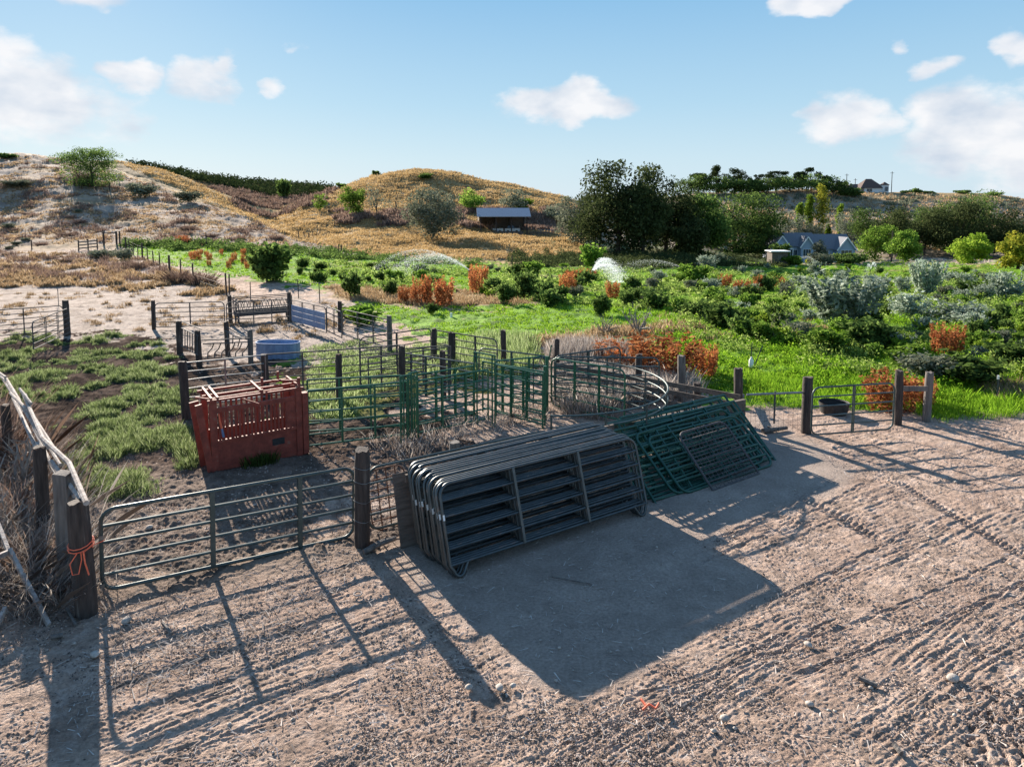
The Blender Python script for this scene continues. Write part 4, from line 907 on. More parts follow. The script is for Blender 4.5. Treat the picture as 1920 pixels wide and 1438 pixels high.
def panel_parts(root, Ln, H, z0, rails, mat, r=.022, braces=2, style='round', brw=.05, sag=0, uneven=0, rr=None):
    """local x along the panel, z up; parts: frame, rail, brace"""
    m = MB(); c = min(.2, H*.2)
    if style == 'round':       # closed loop with rounded corners
        pts = corner(c, z0+c, c, 180, 270)+corner(Ln-c, z0+c, c, 270, 360)+corner(Ln-c, z0+H-c, c, 0, 90)+corner(c, z0+H-c, c, 90, 180); pts.append(pts[0])
        m.tube(pts, r, 8, cap=False)
    elif style == 'top':       # rounded top corners only
        pts = [(0,0,z0)]+corner(c, z0+H-c, c, 180, 90)+corner(Ln-c, z0+H-c, c, 90, 0)+[(Ln,0,z0)]
        m.tube(pts, r, 8); m.tube([(0,0,z0),(Ln,0,z0)], r*.95, 7)
    elif style == 'legs':      # rounded top, J-shaped feet below the bottom rail
        f = .16
        pts = [(f*2.1,0,z0)]+corner(f, f*.6+r, f*.62, 330, 180, 6)+[(0,0,z0)]+corner(c, z0+H-c, c, 180, 90)+corner(Ln-c, z0+H-c, c, 90, 0)+[(Ln,0,z0)]+corner(Ln-f, f*.6+r, f*.62, 360, 210, 6)+[(Ln-f*2.1,0,z0)]
        m.tube(pts, r, 8); m.tube([(0,0,z0),(Ln,0,z0)], r*.95, 7)
    else:                      # square ends
        m.tube([(0,0,z0-.12),(0,0,z0+H)], r, 7); m.tube([(Ln,0,z0-.12),(Ln,0,z0+H)], r, 7); m.tube([(0,0,z0+H),(Ln,0,z0+H)], r, 7); m.tube([(0,0,z0),(Ln,0,z0)], r, 7)
    m.build('frame', M[mat], root, smooth=True)
    zs = rr or [z0+H*((i/(rails-1))**1.0) for i in range(1, rails-1)]
    for z in zs:
        s = sag*random.uniform(-1, 1); b = MB(); b.tube([(Ln*i/6, random.uniform(-1, 1)*sag*.5, z+s*math.sin(i/6*3.14)+uneven*random.uniform(-1, 1)) for i in range(7)] if sag else [(0,0,z),(Ln,0,z)], r*.86, 7, cap=False)
        b.build('rail', M[mat], root, smooth=True)
    for i in range(braces):
        x = Ln*(i+1)/(braces+1); b = MB(); b.box(x-brw/2, x+brw/2, -r*1.25, -r*.75, z0-.01, z0+H+.005); b.box(x-brw/2, x+brw/2, r*.75, r*1.25, z0-.01, z0+H+.005); b.build('brace', M[mat], root)
def pan(name, label, x1, y1, x2, y2, h=1.5, H=1.3, rails=6, mat='oldsteel', braces=2, style='top', r=.024, h2=None, lean=0, group=None, sag=.008, z0=None, cat=None):
    """a panel hung between two top-rail points"""
    A = at(x1, y1, h); B = at(x2, y2, h if h2 is None else h2)
    if abs(gz(A.x, A.y)) > .15 or abs(gz(B.x, B.y)) > .15:
        ga, gb = gz(A.x, A.y), gz(B.x, B.y); A = at(x1, y1, h+ga); B = at(x2, y2, h+gb)
    v = B-A; Ln = v.length; rz = math.atan2(v.y, v.x); tl = math.asin(v.z/Ln)
    root = E(name, label, cat or 'livestock panel', (A.x, A.y, A.z-h), (lean, -tl, rz), group)
    panel_parts(root, Ln, H, h-H, rails, mat, r, braces, style, sag=sag); return root
random.seed(2)
# near row
round_post(0, 0, 1.72, .30, 'thick round post at the left end of the near gate, bound with orange twine', base=at(163,1150), lean=(-.03,0))
round_post(0, 0, 1.75, .26, 'grey square post just behind the twine bound post', 'greywood', base=at(130,1085), square=True)
round_post(0, 0, 1.7, .22, 'dark post second behind the near gate in the left fence', base=at(84,1010))
round_post(0, 0, 1.5, .2, 'dark leaning post third behind the near gate in the left fence', base=at(18,880))
pB = round_post(0, 0, 1.76, .27, 'tall round post wrapped in wire between the near gate and the stack', base=at(679,1024), lean=(.02,0))
for z in (.5, .85, 1.2, 1.45):
    m = MB(); m.tube([(.02*z+.147*math.cos(a)*1.02, .147*math.sin(a)*1.02, z+.02*math.sin(a*2)) for a in [i*6.283/14 for i in range(15)]], .004, 4); m.build('wire_wrap', M['palesteel'], pB)
round_post(852, 828, 1.35, .22, 'short post stub behind the dark stack', 'greywood')
A = at(192,1108,.14); B = at(663,1004,.06); v = B-A
g = E('gate', 'six rail grey green tube gate with two braces across the near pen', 'gate', (A.x, A.y, 0), (0, -math.asin((B.z-A.z)/v.length), math.atan2(v.y, v.x)))
panel_parts(g, v.length, 1.27, .14, 6, 'gatesteel', .030, 0, 'round')
for fx in (.40, .757):
    b = MB(); x = v.length*fx; b.box(x-.036, x+.036, -.040, -.030, .14, 1.41); b.box(x-.036, x+.036, .030, .040, .14, 1.41); b.build('brace', M['gatesteel'], g)
b = MB(); b.box(-.03, .03, -.035, .035, .96, 1.02); b.box(-.03, .03, -.035, .035, .2, .26); b.build('hinge', M['palesteel'], g)
# orange twine
pa = at(163,1150); m = MB()
zc = 1.02; m.tube([(pa.x-.03+.168*math.cos(a), pa.y+.168*math.sin(a), zc+.05*math.sin(a*1.0)+.004*i) for i, a in enumerate([k*6.283/12 for k in range(26)])], .009, 5)
m.tube([(pa.x+.1,pa.y-.13,zc),(pa.x+.2,pa.y-.1,zc+.08),(pa.x+.34,pa.y-.02,zc+.12)], .008, 5)
m.tube([(pa.x+.02,pa.y-.17,zc),(pa.x-.08,pa.y-.2,zc-.16),(pa.x-.05,pa.y-.2,zc-.32),(pa.x+.04,pa.y-.2,zc-.30),(pa.x+.08,pa.y-.18,zc-.1),(pa.x+.07,pa.y-.17,zc)], .008, 5)
m.tube([(pa.x+.1,pa.y-.16,zc+.02),(pa.x+.13,pa.y-.18,zc-.15),(pa.x+.17,pa.y-.17,zc-.33)], .012, 5)
tag(m.build('twine', M['orange']), 'orange baling twine knotted round the thick left gate post', 'twine')
# left pale pole fence
root = E('pole_fence', 'tangled fence of pale peeled poles running up the left edge', 'fence', at(155,945,1.7)-Vector((0,0,1.7)), 0)
o0 = Vector(root.location)
for pts in [[(163,945,1.75),(128,868,1.75),(82,822,1.7)],[(82,822,1.72),(40,735,1.7)],[(100,845,1.6),(60,780,1.6),(20,738,1.6)],[(150,940,1.55),(95,862,1.6)],[(90,840,1.5),(12,710,1.6)],
            [(60,760,1.72),(36,728,1.9)],[(20,722,1.5),(-60,650,1.5)],[(75,850,1.3),(25,745,1.3)],[(120,900,1.4),(70,830,1.5)],[(10,706,1.7),(-40,672,1.6)],[(140,930,1.4),(100,880,1.3),(60,800,1.4)],[(110,870,1.1),(60,790,1.2),(30,740,1.2)],[(70,810,1.5),(45,740,1.8)],[(45,770,1.2),(0,700,1.3)],[(150,950,1.2),(118,905,1.25)]]:
    m = MB(); m.tube([at(*q)-o0+Vector(rng.normal(size=3)*.015) for q in pts], random.uniform(.028, .042), 7); m.build('pole', M['whitepole'], root, smooth=True)
# leaning white frame in the brush
root = E('timber_trestle', 'pale timber frame leaning in the dead brush at the lower left', 'frame', at(20,1120), 0); o0 = Vector(root.location)
for a, b_ in [((-20,940,1.0),(18,1038,.7)),((18,1030,.75),(92,1172,.02)),((-30,1055,.75),(22,1032,.72)),((-40,1240,.02),(10,1140,.3))]:
    m = MB(); m.beam(at(*a)-o0, at(*b_)-o0, .05, .07); m.build('board', M['whitepole'], root)
for px, py, hp, wp, lb in [(50,900,120,120,'large dead brown bush against the left fence'),(20,1000,150,120,'dead bush at the left edge in front of the pole fence'),(60,1080,110,110,'grey dead brush under the thick left post'),(-30,880,160,140,'dead brush beyond the left edge of the picture'),(100,1120,60,80,'low dead twigs at the foot of the left posts')]:
    o = shrub('twigs', px, py, hp, wp, lb)
for px, py, hp, wp, lb in [(30,930,130,130,'bare grey bush tangled in the left pole fence'),(-10,1040,120,120,'bare grey bush behind the leaning pale timber'),(90,1060,90,90,'bare twiggy bush between the two left posts')]: shrub('bare', px, py, hp, wp, lb)
P = scatter([(-100,840),(70,860),(140,1000),(150,1120),(60,1160),(-100,1180)], 700, 7, 18)
stuff('dead_brush', blades(P, .35+.5*rng.random(len(P)), .009, .9, 1.3, 11), M['b_grey'], 'thicket of dead grey stems under the left fence', 'brush')
P = scatter([(-100,740),(20,760),(90,860),(110,980),(-100,1000)], 160, 7, 22)
stuff('rusty_brush', blades(P, .9, .006, .8, .9, 9), M['b_pink'], 'rusty dead stems behind the left fence', 'brush')
# ---- the dark stack
BL = at(848,1088,.0); BR = at(1216,963,.0); u = (BR-BL); Ln = u.length; u.normalize(); nrm = Vector((-u.y, u.x, 0)); rz = math.atan2(u.y, u.x)
SP = None; NST = 18
ORD = 'first second third fourth fifth sixth seventh eighth ninth tenth eleventh twelfth thirteenth fourteenth fifteenth sixteenth seventeenth eighteenth nineteenth'.split()
for i in range(NST):
    if SP is None:
        SP = E('corral_panel', 'x', 'livestock panel', BL, (0,0,rz), 'dark corral panels stacked leaning together'); r0 = SP
        panel_parts(r0, Ln, 1.27, .22, 6, 'darksteel', .0275, 2, 'legs', brw=.05)
        t = MB(); t.box(-.016, .016, -.031, -.0285, .93, 1.02); t.build('sticker', M['whiteplastic'], r0)
    else: r0 = copy_tree(SP)
    off = i*.068+random.uniform(-.006, .006)+(0.05 if i > 3 else 0)
    r0.location = BL+nrm*off+u*((random.uniform(-.09, .04)) if i else 0)+Vector((0,0,0.0 if i < 5 else random.uniform(-.025, .02)))
    r0.rotation_euler = (-R(17.5-i*.12+random.uniform(-.15, .15)), random.uniform(-.004, .004), rz+random.uniform(-.006, .006))
    r0['label'] = ('front dark corral panel of the stack, nearest the yard' if i == 0 else 'rearmost dark corral panel of the stack, against the fence' if i == NST-1
                   else 'second dark corral panel, right behind the front one' if i == 1 else ORD[i]+' dark corral panel from the yard side of the stack')
# sheet and plank behind the stack
A = BL+nrm*1.42-u*.22; m = MB(); m.box(0, .9, 0, .03, .0, 1.28); o = m.build('plywood_sheet', M['plank']); o.location = A; o.rotation_euler = (-R(14), 0, rz); tag(o, 'brown weathered board standing behind the left end of the dark stack', 'board')
A = at(760,892,1.25); B = at(1150,797,1.25); root = E('plank_rail', 'long dark plank rail behind the top of the dark stack', 'rail', (A.x, A.y, 0), 0)
m = MB(); m.beam((0,0,1.2), (B-A)+Vector((0,0,1.2)), .05, .14); m.build('plank', M['plank'], root)
m = MB(); 
for f in (.1, .5, .9): q = (B-A)*f; m.box(q.x-.05, q.x+.05, q.y+.03, q.y+.13, 0, 1.26)
m.build('post', M['wood'], root)
# rusty mesh gate behind post
A = at(700,1000,.0); B = at(735,985,.0)
root = E('mesh_gate', 'small rusty mesh gate leaning between the tall post and the stack', 'gate', A, (-R(14), 0, rz)); panel_parts(root, .75, 1.1, .02, 7, 'rust', .014, 3, 'round', brw=.012)
# fallen branch at foot
m = MB(); a = at(682,1035,.05); b_ = at(742,1008,.12); m.tube([a, (a+b_)/2+Vector((0,0,.03)), b_], [.05, .06, .04], 7); tag(m.build('fallen_log', M['greywood'], smooth=True), 'grey broken log lying at the foot of the wire wrapped post', 'log')
# panel with two rails behind stack
pan('livestock_panel', 'grey tube panel standing behind the dark stack', 690, 878, 1030, 806, 1.35, 1.15, 5, 'gatesteel', 2, 'round')
# ---- the green stack
GL = at(1283,928,.0); GR = at(1452,872,.0); u2 = (GR-GL).normalized(); n2v = Vector((-u2.y, u2.x, 0)); rz2 = math.atan2(u2.y, u2.x)
GP_ = None; L2 = (GR-GL).length
LBG = ['front dark green panel of the leaning pile','dark green panel lying right behind the front one of the pile','dark green panel in the middle of the leaning pile, sticking out left','dark green panel in the middle of the leaning pile',
       'dark green panel deep in the leaning pile','dark green panel near the back of the leaning pile','dark green panel second from the fence in the leaning pile','rearmost dark green panel, resting on the beam']
LBG += ['dark green panel lowest on the left of the leaning pile','dark green panel under the whole leaning pile']
for i in range(10):
    root = E('corral_panel', LBG[i], 'livestock panel', (0,0,0), 0)
    Lp = L2+[0,.1,.35,.2,.5,.3,.6,.4,.7,.5][i]; panel_parts(root, Lp, 1.42+[0,.1,.08,.15,.2,.2,.25,.2,.22,.25][i], .02, [6,6,7,6,7,6,7,6,7,7][i], 'greenblue', .031, [1,2,2,2,2,2,2,2,2,2][i], 'round' if i in (0,1,4) else 'sq', brw=.035)
    root.location = GL+n2v*(.0+i*.066)+u2*[0,-.2,-.75,.1,-.95,.05,-.8,-.35,-.6,-.2][i]+Vector((0,0,.01))
    root.rotation_euler = (-R(52-[0,1,1.5,2,3,4,5,6,7,8][i]), [0,-.02,.02,-.01,.015,0,.01,-.01,.01,0][i], rz2+[0,.03,-.03,.02,.0,-.02,.03,.0,.02,-.01][i])
# mesh gate on top of green pile
ML_ = at(1338,921,.0); MR_ = at(1424,889,.0); u3 = (MR_-ML_).normalized(); rz3 = math.atan2(u3.y, u3.x)
root = E('mesh_gate', 'small grey wire mesh gate with rounded corners on the green pile', 'gate', ML_, (-R(46), 0, rz3)); w3 = (MR_-ML_).length
panel_parts(root, w3, 1.38, .02, 3, 'oldsteel', .026, 0, 'top')
m = MB()
for i in range(1, 12): m.tube([(w3*i/12, -.012, .04), (w3*i/12, -.012, 1.38)], .008, 4)
for i in range(1, 16): m.tube([(.01, -.014, .04+1.34*i/16), (w3-.01, -.014, .04+1.34*i/16)], .008 if i % 2 else .013, 4)
m.build('wire_mesh', M['oldsteel'], root)
# low beam the pile rests on
A = at(1035,812,1.0); B = at(1396,742,1.0); root = E('beam_wall', 'long low wall of brown timber beams behind the two piles', 'wall', (A.x, A.y, 0), 0); v = B-A
for k in range(3):
    m = MB(); m.beam((0,0,.17+.3*k), (v.x, v.y, .17+.3*k), .10, .28); m.build('beam', M['plank'], root)
# ---- squeeze chute
CL0 = at(398,886,0); CR0 = at(566,852,0); v = CR0-CL0; rzc = math.atan2(v.y, v.x); Lc = v.length
ch = E('squeeze_chute', 'faded red steel squeeze chute standing in the pen', 'cattle chute', CL0, rzc); Wd = .95; Hc = 1.62
def cbox(nm, *b, mat='red', parent=ch):
    m = MB(); m.box(*b); return m.build(nm, M[mat], parent)
for y in (0, Wd):
    for x in (0, Lc-.12): cbox('post', x, x+.14, y-.05, y+.05, 0, Hc)
    cbox('lower_panel', .14, Lc-.12, y-.015, y+.015, .10, .66)
    cbox('upper_rail', .14, Lc-.12, y-.025, y+.025, 1.36, 1.46)
    cbox('middle_rail', .14, Lc-.12, y-.04, y+.03, .665, .72)
    cbox('base_rail', .14, Lc-.12, y-.03, y+.03, .02, .098)
    xb = .17
    while xb < Lc-.18:
        m = MB(); m.box(xb, xb+.045, y-.022, y+.012, .722, 1.358); m.build('bar', M['red'], ch); xb += .088 if y == 0 else .12
    cbox('seam', Lc*.5, Lc*.5+.05, y-.022, y-.0155, .10, .66)
cbox('end_plate', Lc-.36, Lc-.12, -.03, -.0235, .725, 1.355)
for y in (-.06, Wd+.06, Wd*.5):
    m = MB(); m.beam((-.06, y, Hc+.03), (Lc+.06, y, Hc+.03), .05, .05); m.build('top_beam', M['red'], ch)
for x in (0.02, Lc*.55, Lc-.05, .16):
    m = MB(); m.beam((x, -.1, Hc+.09), (x+.05, Wd+.1, Hc+.09), .045, .045); m.build('cross_bar', M['red'], ch)
m = MB(); m.beam((-.25,.2,Hc+.1), (.2,-.1,Hc+.02), .04, .04); m.beam((Lc*.55,-.08,Hc+.14), (Lc*.55,-.08,Hc-.02), .06, .06); m.beam((Lc*.62,.4,Hc+.1), (Lc*.62,.4,Hc+.3), .05, .05)
m.beam((Lc*.35,.1,Hc-.05), (Lc*.5,-.2,Hc-.16), .03, .03); m.beam((Lc-.03,0,Hc+.1), (Lc-.03,0,Hc+.28), .06, .06); m.beam((Lc-.3,.75,Hc+.1), (Lc-.3,.75,Hc+.32), .05, .05)
m.beam((Lc-.45,.7,Hc+.12), (Lc+.02,.15,Hc+.17), .04, .04); m.build('lever', M['red'], ch)
# tail gate swung outward, head gate
m = MB(); m.beam((-.24,-.02,Hc-.02), (-.03,-.02,.04), .14, .05); m.build('tailgate', M['red'], ch)
m = MB(); m.beam((-.24,Wd*.5,Hc-.06), (-.05,Wd*.5,.04), .2, .04); m.build('tailgate', M['red'], ch)
m = MB(); m.box(Lc+.03, Lc+.16, -.08, .10, .03, Hc-.1); m.build('head_gate', M['red'], ch); m = MB(); m.box(Lc+.03, Lc+.16, Wd-.1, Wd+.08, .03, Hc-.1); m.build('head_gate', M['red'], ch)
m = MB(); m.box(Lc*.66, Lc*.80, -.021, -.016, .36, .52); m.build('name_plate', M['black'], ch)
m = MB(); m.tube([(.17,-.07,1.35),(.19,-.09,1.15),(.22,-.09,1.0)], [.012,.02,.02], 6); m.build('handle', M['orange'], ch); m = MB(); m.tube([(.22,-.09,1.0),(.25,-.09,.8)], [.022,.03], 6); m.build('hose', M['galv'], ch)
P = np.array([[*(CL0+v*t+Vector((0,-.15,0))),] for t in (.42,.5,.55,.62,.68)])
stuff('chute_grass', blades(P, .3, .014, .6, .5, 60), M['l_dark'], 'tuft of dark grass at the foot of the red chute', 'grass')
P = scatter([(325,850),(375,850),(375,880),(330,890)], 40, 8, 30); stuff('chute_weeds', domes(P[:9], .22, .32, 260, .009), M['b_weed'], 'bright weed clump at the left corner of the red chute', 'weeds')
# ---- pen posts
PP = [(345,678,1.65,.24,'post at the left corner of the corral behind the red chute'),(497,665,1.55,.22,'post above the middle of the red chute'),(634,664,1.5,.2,'dark post right of the red chute in the back fence of the alley'),
 (753,648,1.65,.21,'tall dark post in the middle of the corral where green panels meet'),(831,658,1.5,.19,'dark post behind the green gate frame'),(1043,636,1.45,.19,'dark post standing behind the centre of the round pen'),
 (945,620,1.55,.2,'dark post at the edge of the green pasture left of the round pen'),(846,623,1.45,.2,'dark post right of the paired posts in the back fence'),(814,616,1.5,.2,'dark post at the hinge of the far round cornered gate'),
 (730,592,1.5,.22,'grey post at the right end of the far pen'),(636,565,1.45,.2,'post at the corner between the far pen and the feeder'),(541,548,1.55,.2,'leaning dark post behind the feed bunk'),
 (431,554,1.5,.2,'post right of the far tube gate'),(286,564,1.4,.19,'post at the left end of the far tube gate'),(123,563,1.65,.28,'thick post at the gate on the far left'),
 (335,602,1.35,.24,'left post of the creep feeder frame'),(371,620,1.35,.22,'front post of the creep feeder frame'),(425,603,1.4,.2,'rear post of the creep feeder frame'),(468,618,1.3,.2,'grey slanting post beside the stock tank'),
 (1197,664,1.4,.22,'dark post in front of the orange bush'),(1280,666,1.5,.24,'grey post right of the round pen'),(1308,718,.9,.22,'short stub post above the green pile'),(1387,690,1.55,.24,'dark leaning post above the green pile'),
 (1688,695,1.5,.22,'dark post at the hinge end of the right gate'),(1742,698,1.4,.22,'grey post right of the right gate')]
for px, ty, h, w, lb in PP:
    round_post(px, ty, h, w, lb, 'greywood' if 'grey' in lb else 'wood', lean=(random.uniform(-.03, .03), 0))
round_post(0, 0, 1.5, .27, 'pale brown post at the left end of the right gate', 'wood', base=at(1511,812))
# ---- pen panels
pan('tube_gate', 'long tube gate running off the left edge beyond the thick post', -120, 590, 118, 573, 1.35, 1.15, 6)
pan('tube_gate', 'second tube gate swung open against the thick post at far left', 60, 604, 128, 578, 1.35, 1.1, 6, sag=.02)
pan('tube_gate', 'far tube gate with rounded right corner, between two posts at left', 290, 569, 420, 566, 1.3, 1.15, 6, r=.024, braces=1)
pan('livestock_panel', 'short tube panel just right of the far tube gate', 424, 567, 447, 566, 1.3, 1.1, 5, braces=0)
pan('livestock_panel', 'grey tube panel behind the feed bunk', 440, 566, 542, 561, 1.35, 1.15, 5)
r0 = pan('sheeted_panel', 'tube panel faced with blue grey boards right of the feed bunk', 546, 562, 611, 577, 1.35, 1.15, 5)
m = MB(); Lx = 3.9
A = at(546,562,1.35); B = at(611,577,1.35); Lx = (B-A).length
for k in range(3): m.box(.1, Lx-.05, -.05, -.028, .32+.27*k, .32+.27*k+.25)
m.build('board', M['galv'], r0)
pan('livestock_panel', 'short grey panel linking the boarded panel to the far pen', 612, 574, 640, 585, 1.35, 1.15, 5, braces=1)
pan('livestock_panel', 'grey tube panel along the far pen left of the bright grass', 642, 580, 731, 600, 1.35, 1.15, 6)
pan('tube_gate', 'round cornered tube gate in front of the bright grass', 674, 634, 808, 615, 1.4, 1.2, 6, style='top', braces=1)
pan('tube_gate', 'round cornered tube gate right of the paired posts', 815, 619, 932, 637, 1.4, 1.2, 6, braces=2)
pan('livestock_panel', 'grey tube panel from the corral corner to the post above the chute', 342, 681, 497, 666, 1.55, 1.25, 6, 'palesteel', 1, 'sq', r=.023, sag=.03)
pan('livestock_panel', 'grey tube panel right of the post above the chute', 497, 665, 634, 656, 1.52, 1.25, 6, 'oldsteel', 1, 'sq', r=.023, sag=.03)
pan('livestock_panel', 'bent grey tube panel left of the tall dark corral post', 634, 656, 753, 647, 1.52, 1.3, 6, 'oldsteel', 2, 'sq', r=.023, sag=.06)
pan('livestock_panel', 'grey tube panel slanting right from the tall dark corral post', 756, 662, 888, 682, 1.4, 1.25, 6, 'gatesteel', 2, 'sq', r=.023)
pan('livestock_panel', 'pale tube rail panel right behind the tall corral post', 745, 655, 840, 648, 1.4, 1.2, 5, 'oldsteel', 1, 'sq', r=.023)
pan('livestock_panel', 'grey panel crossing behind the paired posts', 690, 672, 845, 650, 1.35, 1.15, 5, 'oldsteel', 1, 'sq', r=.023)
gg = 'green'
def gpan(lb, *a, **k):
    k.setdefault('mat', 'greensteel'); k.setdefault('style', 'sq'); k.setdefault('r', .025); return pan('corral_panel', lb, *a, **k)
gpan('green corral panel right beside the red chute, front row of the alley', 576, 733, 762, 716, 1.52, 1.36, 6)
gpan('green corral panel behind the front one beside the chute', 576, 712, 752, 704, 1.52, 1.36, 6)
gpan('front green corral panel in the middle of the alley', 783, 714, 915, 693, 1.52, 1.36, 6)
gpan('rear green corral panel in the middle of the alley', 780, 703, 888, 686, 1.52, 1.36, 6)
gpan('front green corral panel right of the tall gate frame', 930, 684, 1018, 702, 1.52, 1.36, 6)
gpan('rear green corral panel behind the one right of the gate frame', 905, 678, 1022, 698, 1.52, 1.36, 6)
gpan('green panel from the tall gate frame back to the round pen', 930, 677, 1022, 668, 1.52, 1.3, 6)
def gframe(lb, x1, y1, x2, y2, h, base_y=None):
    A = at(x1, y1, h); B = at(x2, y2, h); v = B-A; r0 = E('alley_gateway', lb, 'gateway', (A.x, A.y, 0), (0, 0, math.atan2(v.y, v.x))); Lf = v.length
    for x in (0, .1, Lf-.1, Lf): m = MB(); m.tube([(x,0,0),(x,0,h)], .022, 7); m.build('upright', M['greensteel'], r0, smooth=True)
    m = MB(); m.tube([(0,0,h),(Lf,0,h)], .022, 7); m.tube([(0,0,h-.12),(Lf,0,h-.12)], .018, 7); m.build('crossbar', M['greensteel'], r0, smooth=True)
gframe('tall green gate frame in the middle of the corral alley', 889, 660, 928, 667, 2.0)
gframe('narrow green gate frame at the left joint of the alley', 750, 706, 770, 702, 1.72)
gframe('narrow green gate frame right of the left joint', 766, 700, 782, 697, 1.72)
# ---- round crowding pen
C0 = at(1030,672,1.5); C1 = at(1029,780,1.5); cc = (C0+C1)/2; rad = (C0-C1).length/2
root = E('crowding_pen', 'curved green tube wall of the round crowding pen', 'livestock pen', (cc.x, cc.y, 0), 0)
ang = [R(a) for a in np.linspace(-92, 96, 34)]
rmx = at(1238,706,1.5).x-cc.x
for k, z in enumerate([1.5,1.24,.98,.72,.46,.2]):
    m = MB(); m.tube([(rmx*math.cos(a), rad*math.sin(a), z) for a in ang], .022 if k == 0 else .018, 7); m.build('rail', M['gatesteel'], root, smooth=True)
for a in np.linspace(-92, 96, 9):
    m = MB(); a = R(a); m.tube([(rmx*math.cos(a)*1.003, rad*math.sin(a)*1.003, .02), (rmx*math.cos(a)*1.003, rad*math.sin(a)*1.003, 1.53)], .022, 6); m.build('upright', M['gatesteel'], root, smooth=True)
m = MB(); hz = at_depth_z(1028, 645, cc.y); 
pc = at(1026,668,1.62); m.tube([(pc.x,pc.y,0),(pc.x,pc.y,1.62)], .05, 9); m.tube([(pc.x+.05,pc.y,1.5),(pc.x+.12,pc.y,1.95)], .02, 6); o = m.build('centre_post', M['greensteel'], None, smooth=True); tag(o, 'thick green steel post at the centre of the round pen', 'post')
m = MB(); p2 = at(1019,672,1.5); m.tube([(p2.x,p2.y-1.0,0),(p2.x,p2.y-1.0,1.5)], .05, 9); o = m.build('steel_post', M['greensteel'], None, smooth=True); tag(o, 'green steel post at the near side of the round pen', 'post')
pan('sweep_gate', 'green sweep gate with a rounded end inside the round pen', 1034, 671, 1172, 694, 1.55, 1.4, 6, 'greensteel', 2, 'round', r=.026, cat='gate')
pan('tube_gate', 'tube gate with a rounded left corner running to the round pen post', 898, 652, 1024, 668, 1.55, 1.2, 5, 'gatesteel', 1, 'top')
pan('tube_gate', 'tube gate rising behind the round pen post to a rounded corner', 1040, 668, 1163, 650, 1.55, 1.3, 6, 'gatesteel', 1, 'top')
pan('tube_gate', 'tube gate along the back of the round pen with a rounded right corner', 1042, 669, 1236, 671, 1.6, 1.3, 6, 'gatesteel', 1, 'top')
# ---- board and wire fence right of the pen
def railfence(name, label, x1, y1, x2, y2, h, zs, mat, w=.03, hh=.14, cat='fence', npost=0, tub=False):
    A = at(x1, y1, h); B = at(x2, y2, h); root = E(name, label, cat, (A.x, A.y, 0), 0); v = B-A
    for z in zs:
        m = MB()
        if tub: m.tube([(0,0,z), (v.x,v.y,z)], w, 7)
        else: m.beam((0,0,z), (v.x,v.y,z), w, hh)
        m.build('rail', M[mat], root)
    return root, v
r0, v = railfence('board_fence', 'dark board fence running from the round pen to the leaning post', 1244, 712, 1388, 738, .95, (.85,.62,.3), 'plank')
railfence('board_fence', 'board fence behind the round pen in front of the orange bush', 1040, 678, 1244, 712, .95, (.85,.6,.35), 'plank')
r0, v = railfence('pipe_rail', 'pale pipe rail between the leaning post and the right gate', 1400, 740, 1506, 736, 1.1, (1.1,), 'palesteel', .03, tub=True)
m = MB(); m.tube([(v.x*.5,v.y*.5,.3),(v.x*.5,v.y*.5,1.16)], .025, 6); m.build('upright', M['oldsteel'], r0)
m = MB()
for k in range(7): m.tube([(0,0,.08+.15*k),(v.x,v.y,.08+.15*k)], .0035, 3)
for k in range(1, 12): m.tube([(v.x*k/12,v.y*k/12,.05),(v.x*k/12,v.y*k/12,1.08)], .003, 3)
m.tube([(0,0,.05),(v.x,v.y,1.0)], .004, 3); m.tube([(0,0,1.0),(v.x,v.y,.05)], .004, 3); m.build('wire_mesh', M['oldsteel'], r0)
pan('tube_gate', 'six rail tube gate at the right side of the yard', 1524, 727, 1678, 718, 1.42, 1.22, 6, 'gatesteel', 1, 'round', r=.023, sag=0, cat='gate')
railfence('board_rail', 'short board between the two posts right of the gate', 1690, 722, 1740, 722, 1.1, (1.0,), 'greywood')
# black tub behind gate
p = at(1563,775,0); p.z = gz(p.x, p.y); m = MB(); 
m.tube([(0,0,0),(0,0,.1),(0,0,.34)], [.34,.38,.42], 16, cap=False); m.tube([(0,0,.34),(0,0,.31)], [.42,.39], 16, cap=False); m.tube([(0,0,.12),(0,0,.13)], [.37,.01], 16)
o = m.build('feed_tub', M['black'], None, smooth=True); o.location = p; tag(o, 'black rubber feed tub in the grass behind the right gate', 'feed tub')
# bits of timber near right pile
for i, (x1, y1, x2, y2, lb) in enumerate([(1392,742,1375,768,'grey log leaning at the top of the green pile'),(1430,808,1475,802,'short grey log on the soil right of the green pile'),(1440,800,1462,806,'small grey stick beside the short log')]):
    m = MB(); m.tube([at(x1,y1,.25 if i == 0 else .06), at(x2,y2,.5 if i == 0 else .06)], [.07, .05] if i < 2 else .03, 8); tag(m.build('log', M['greywood'], None, smooth=True), lb, 'log')
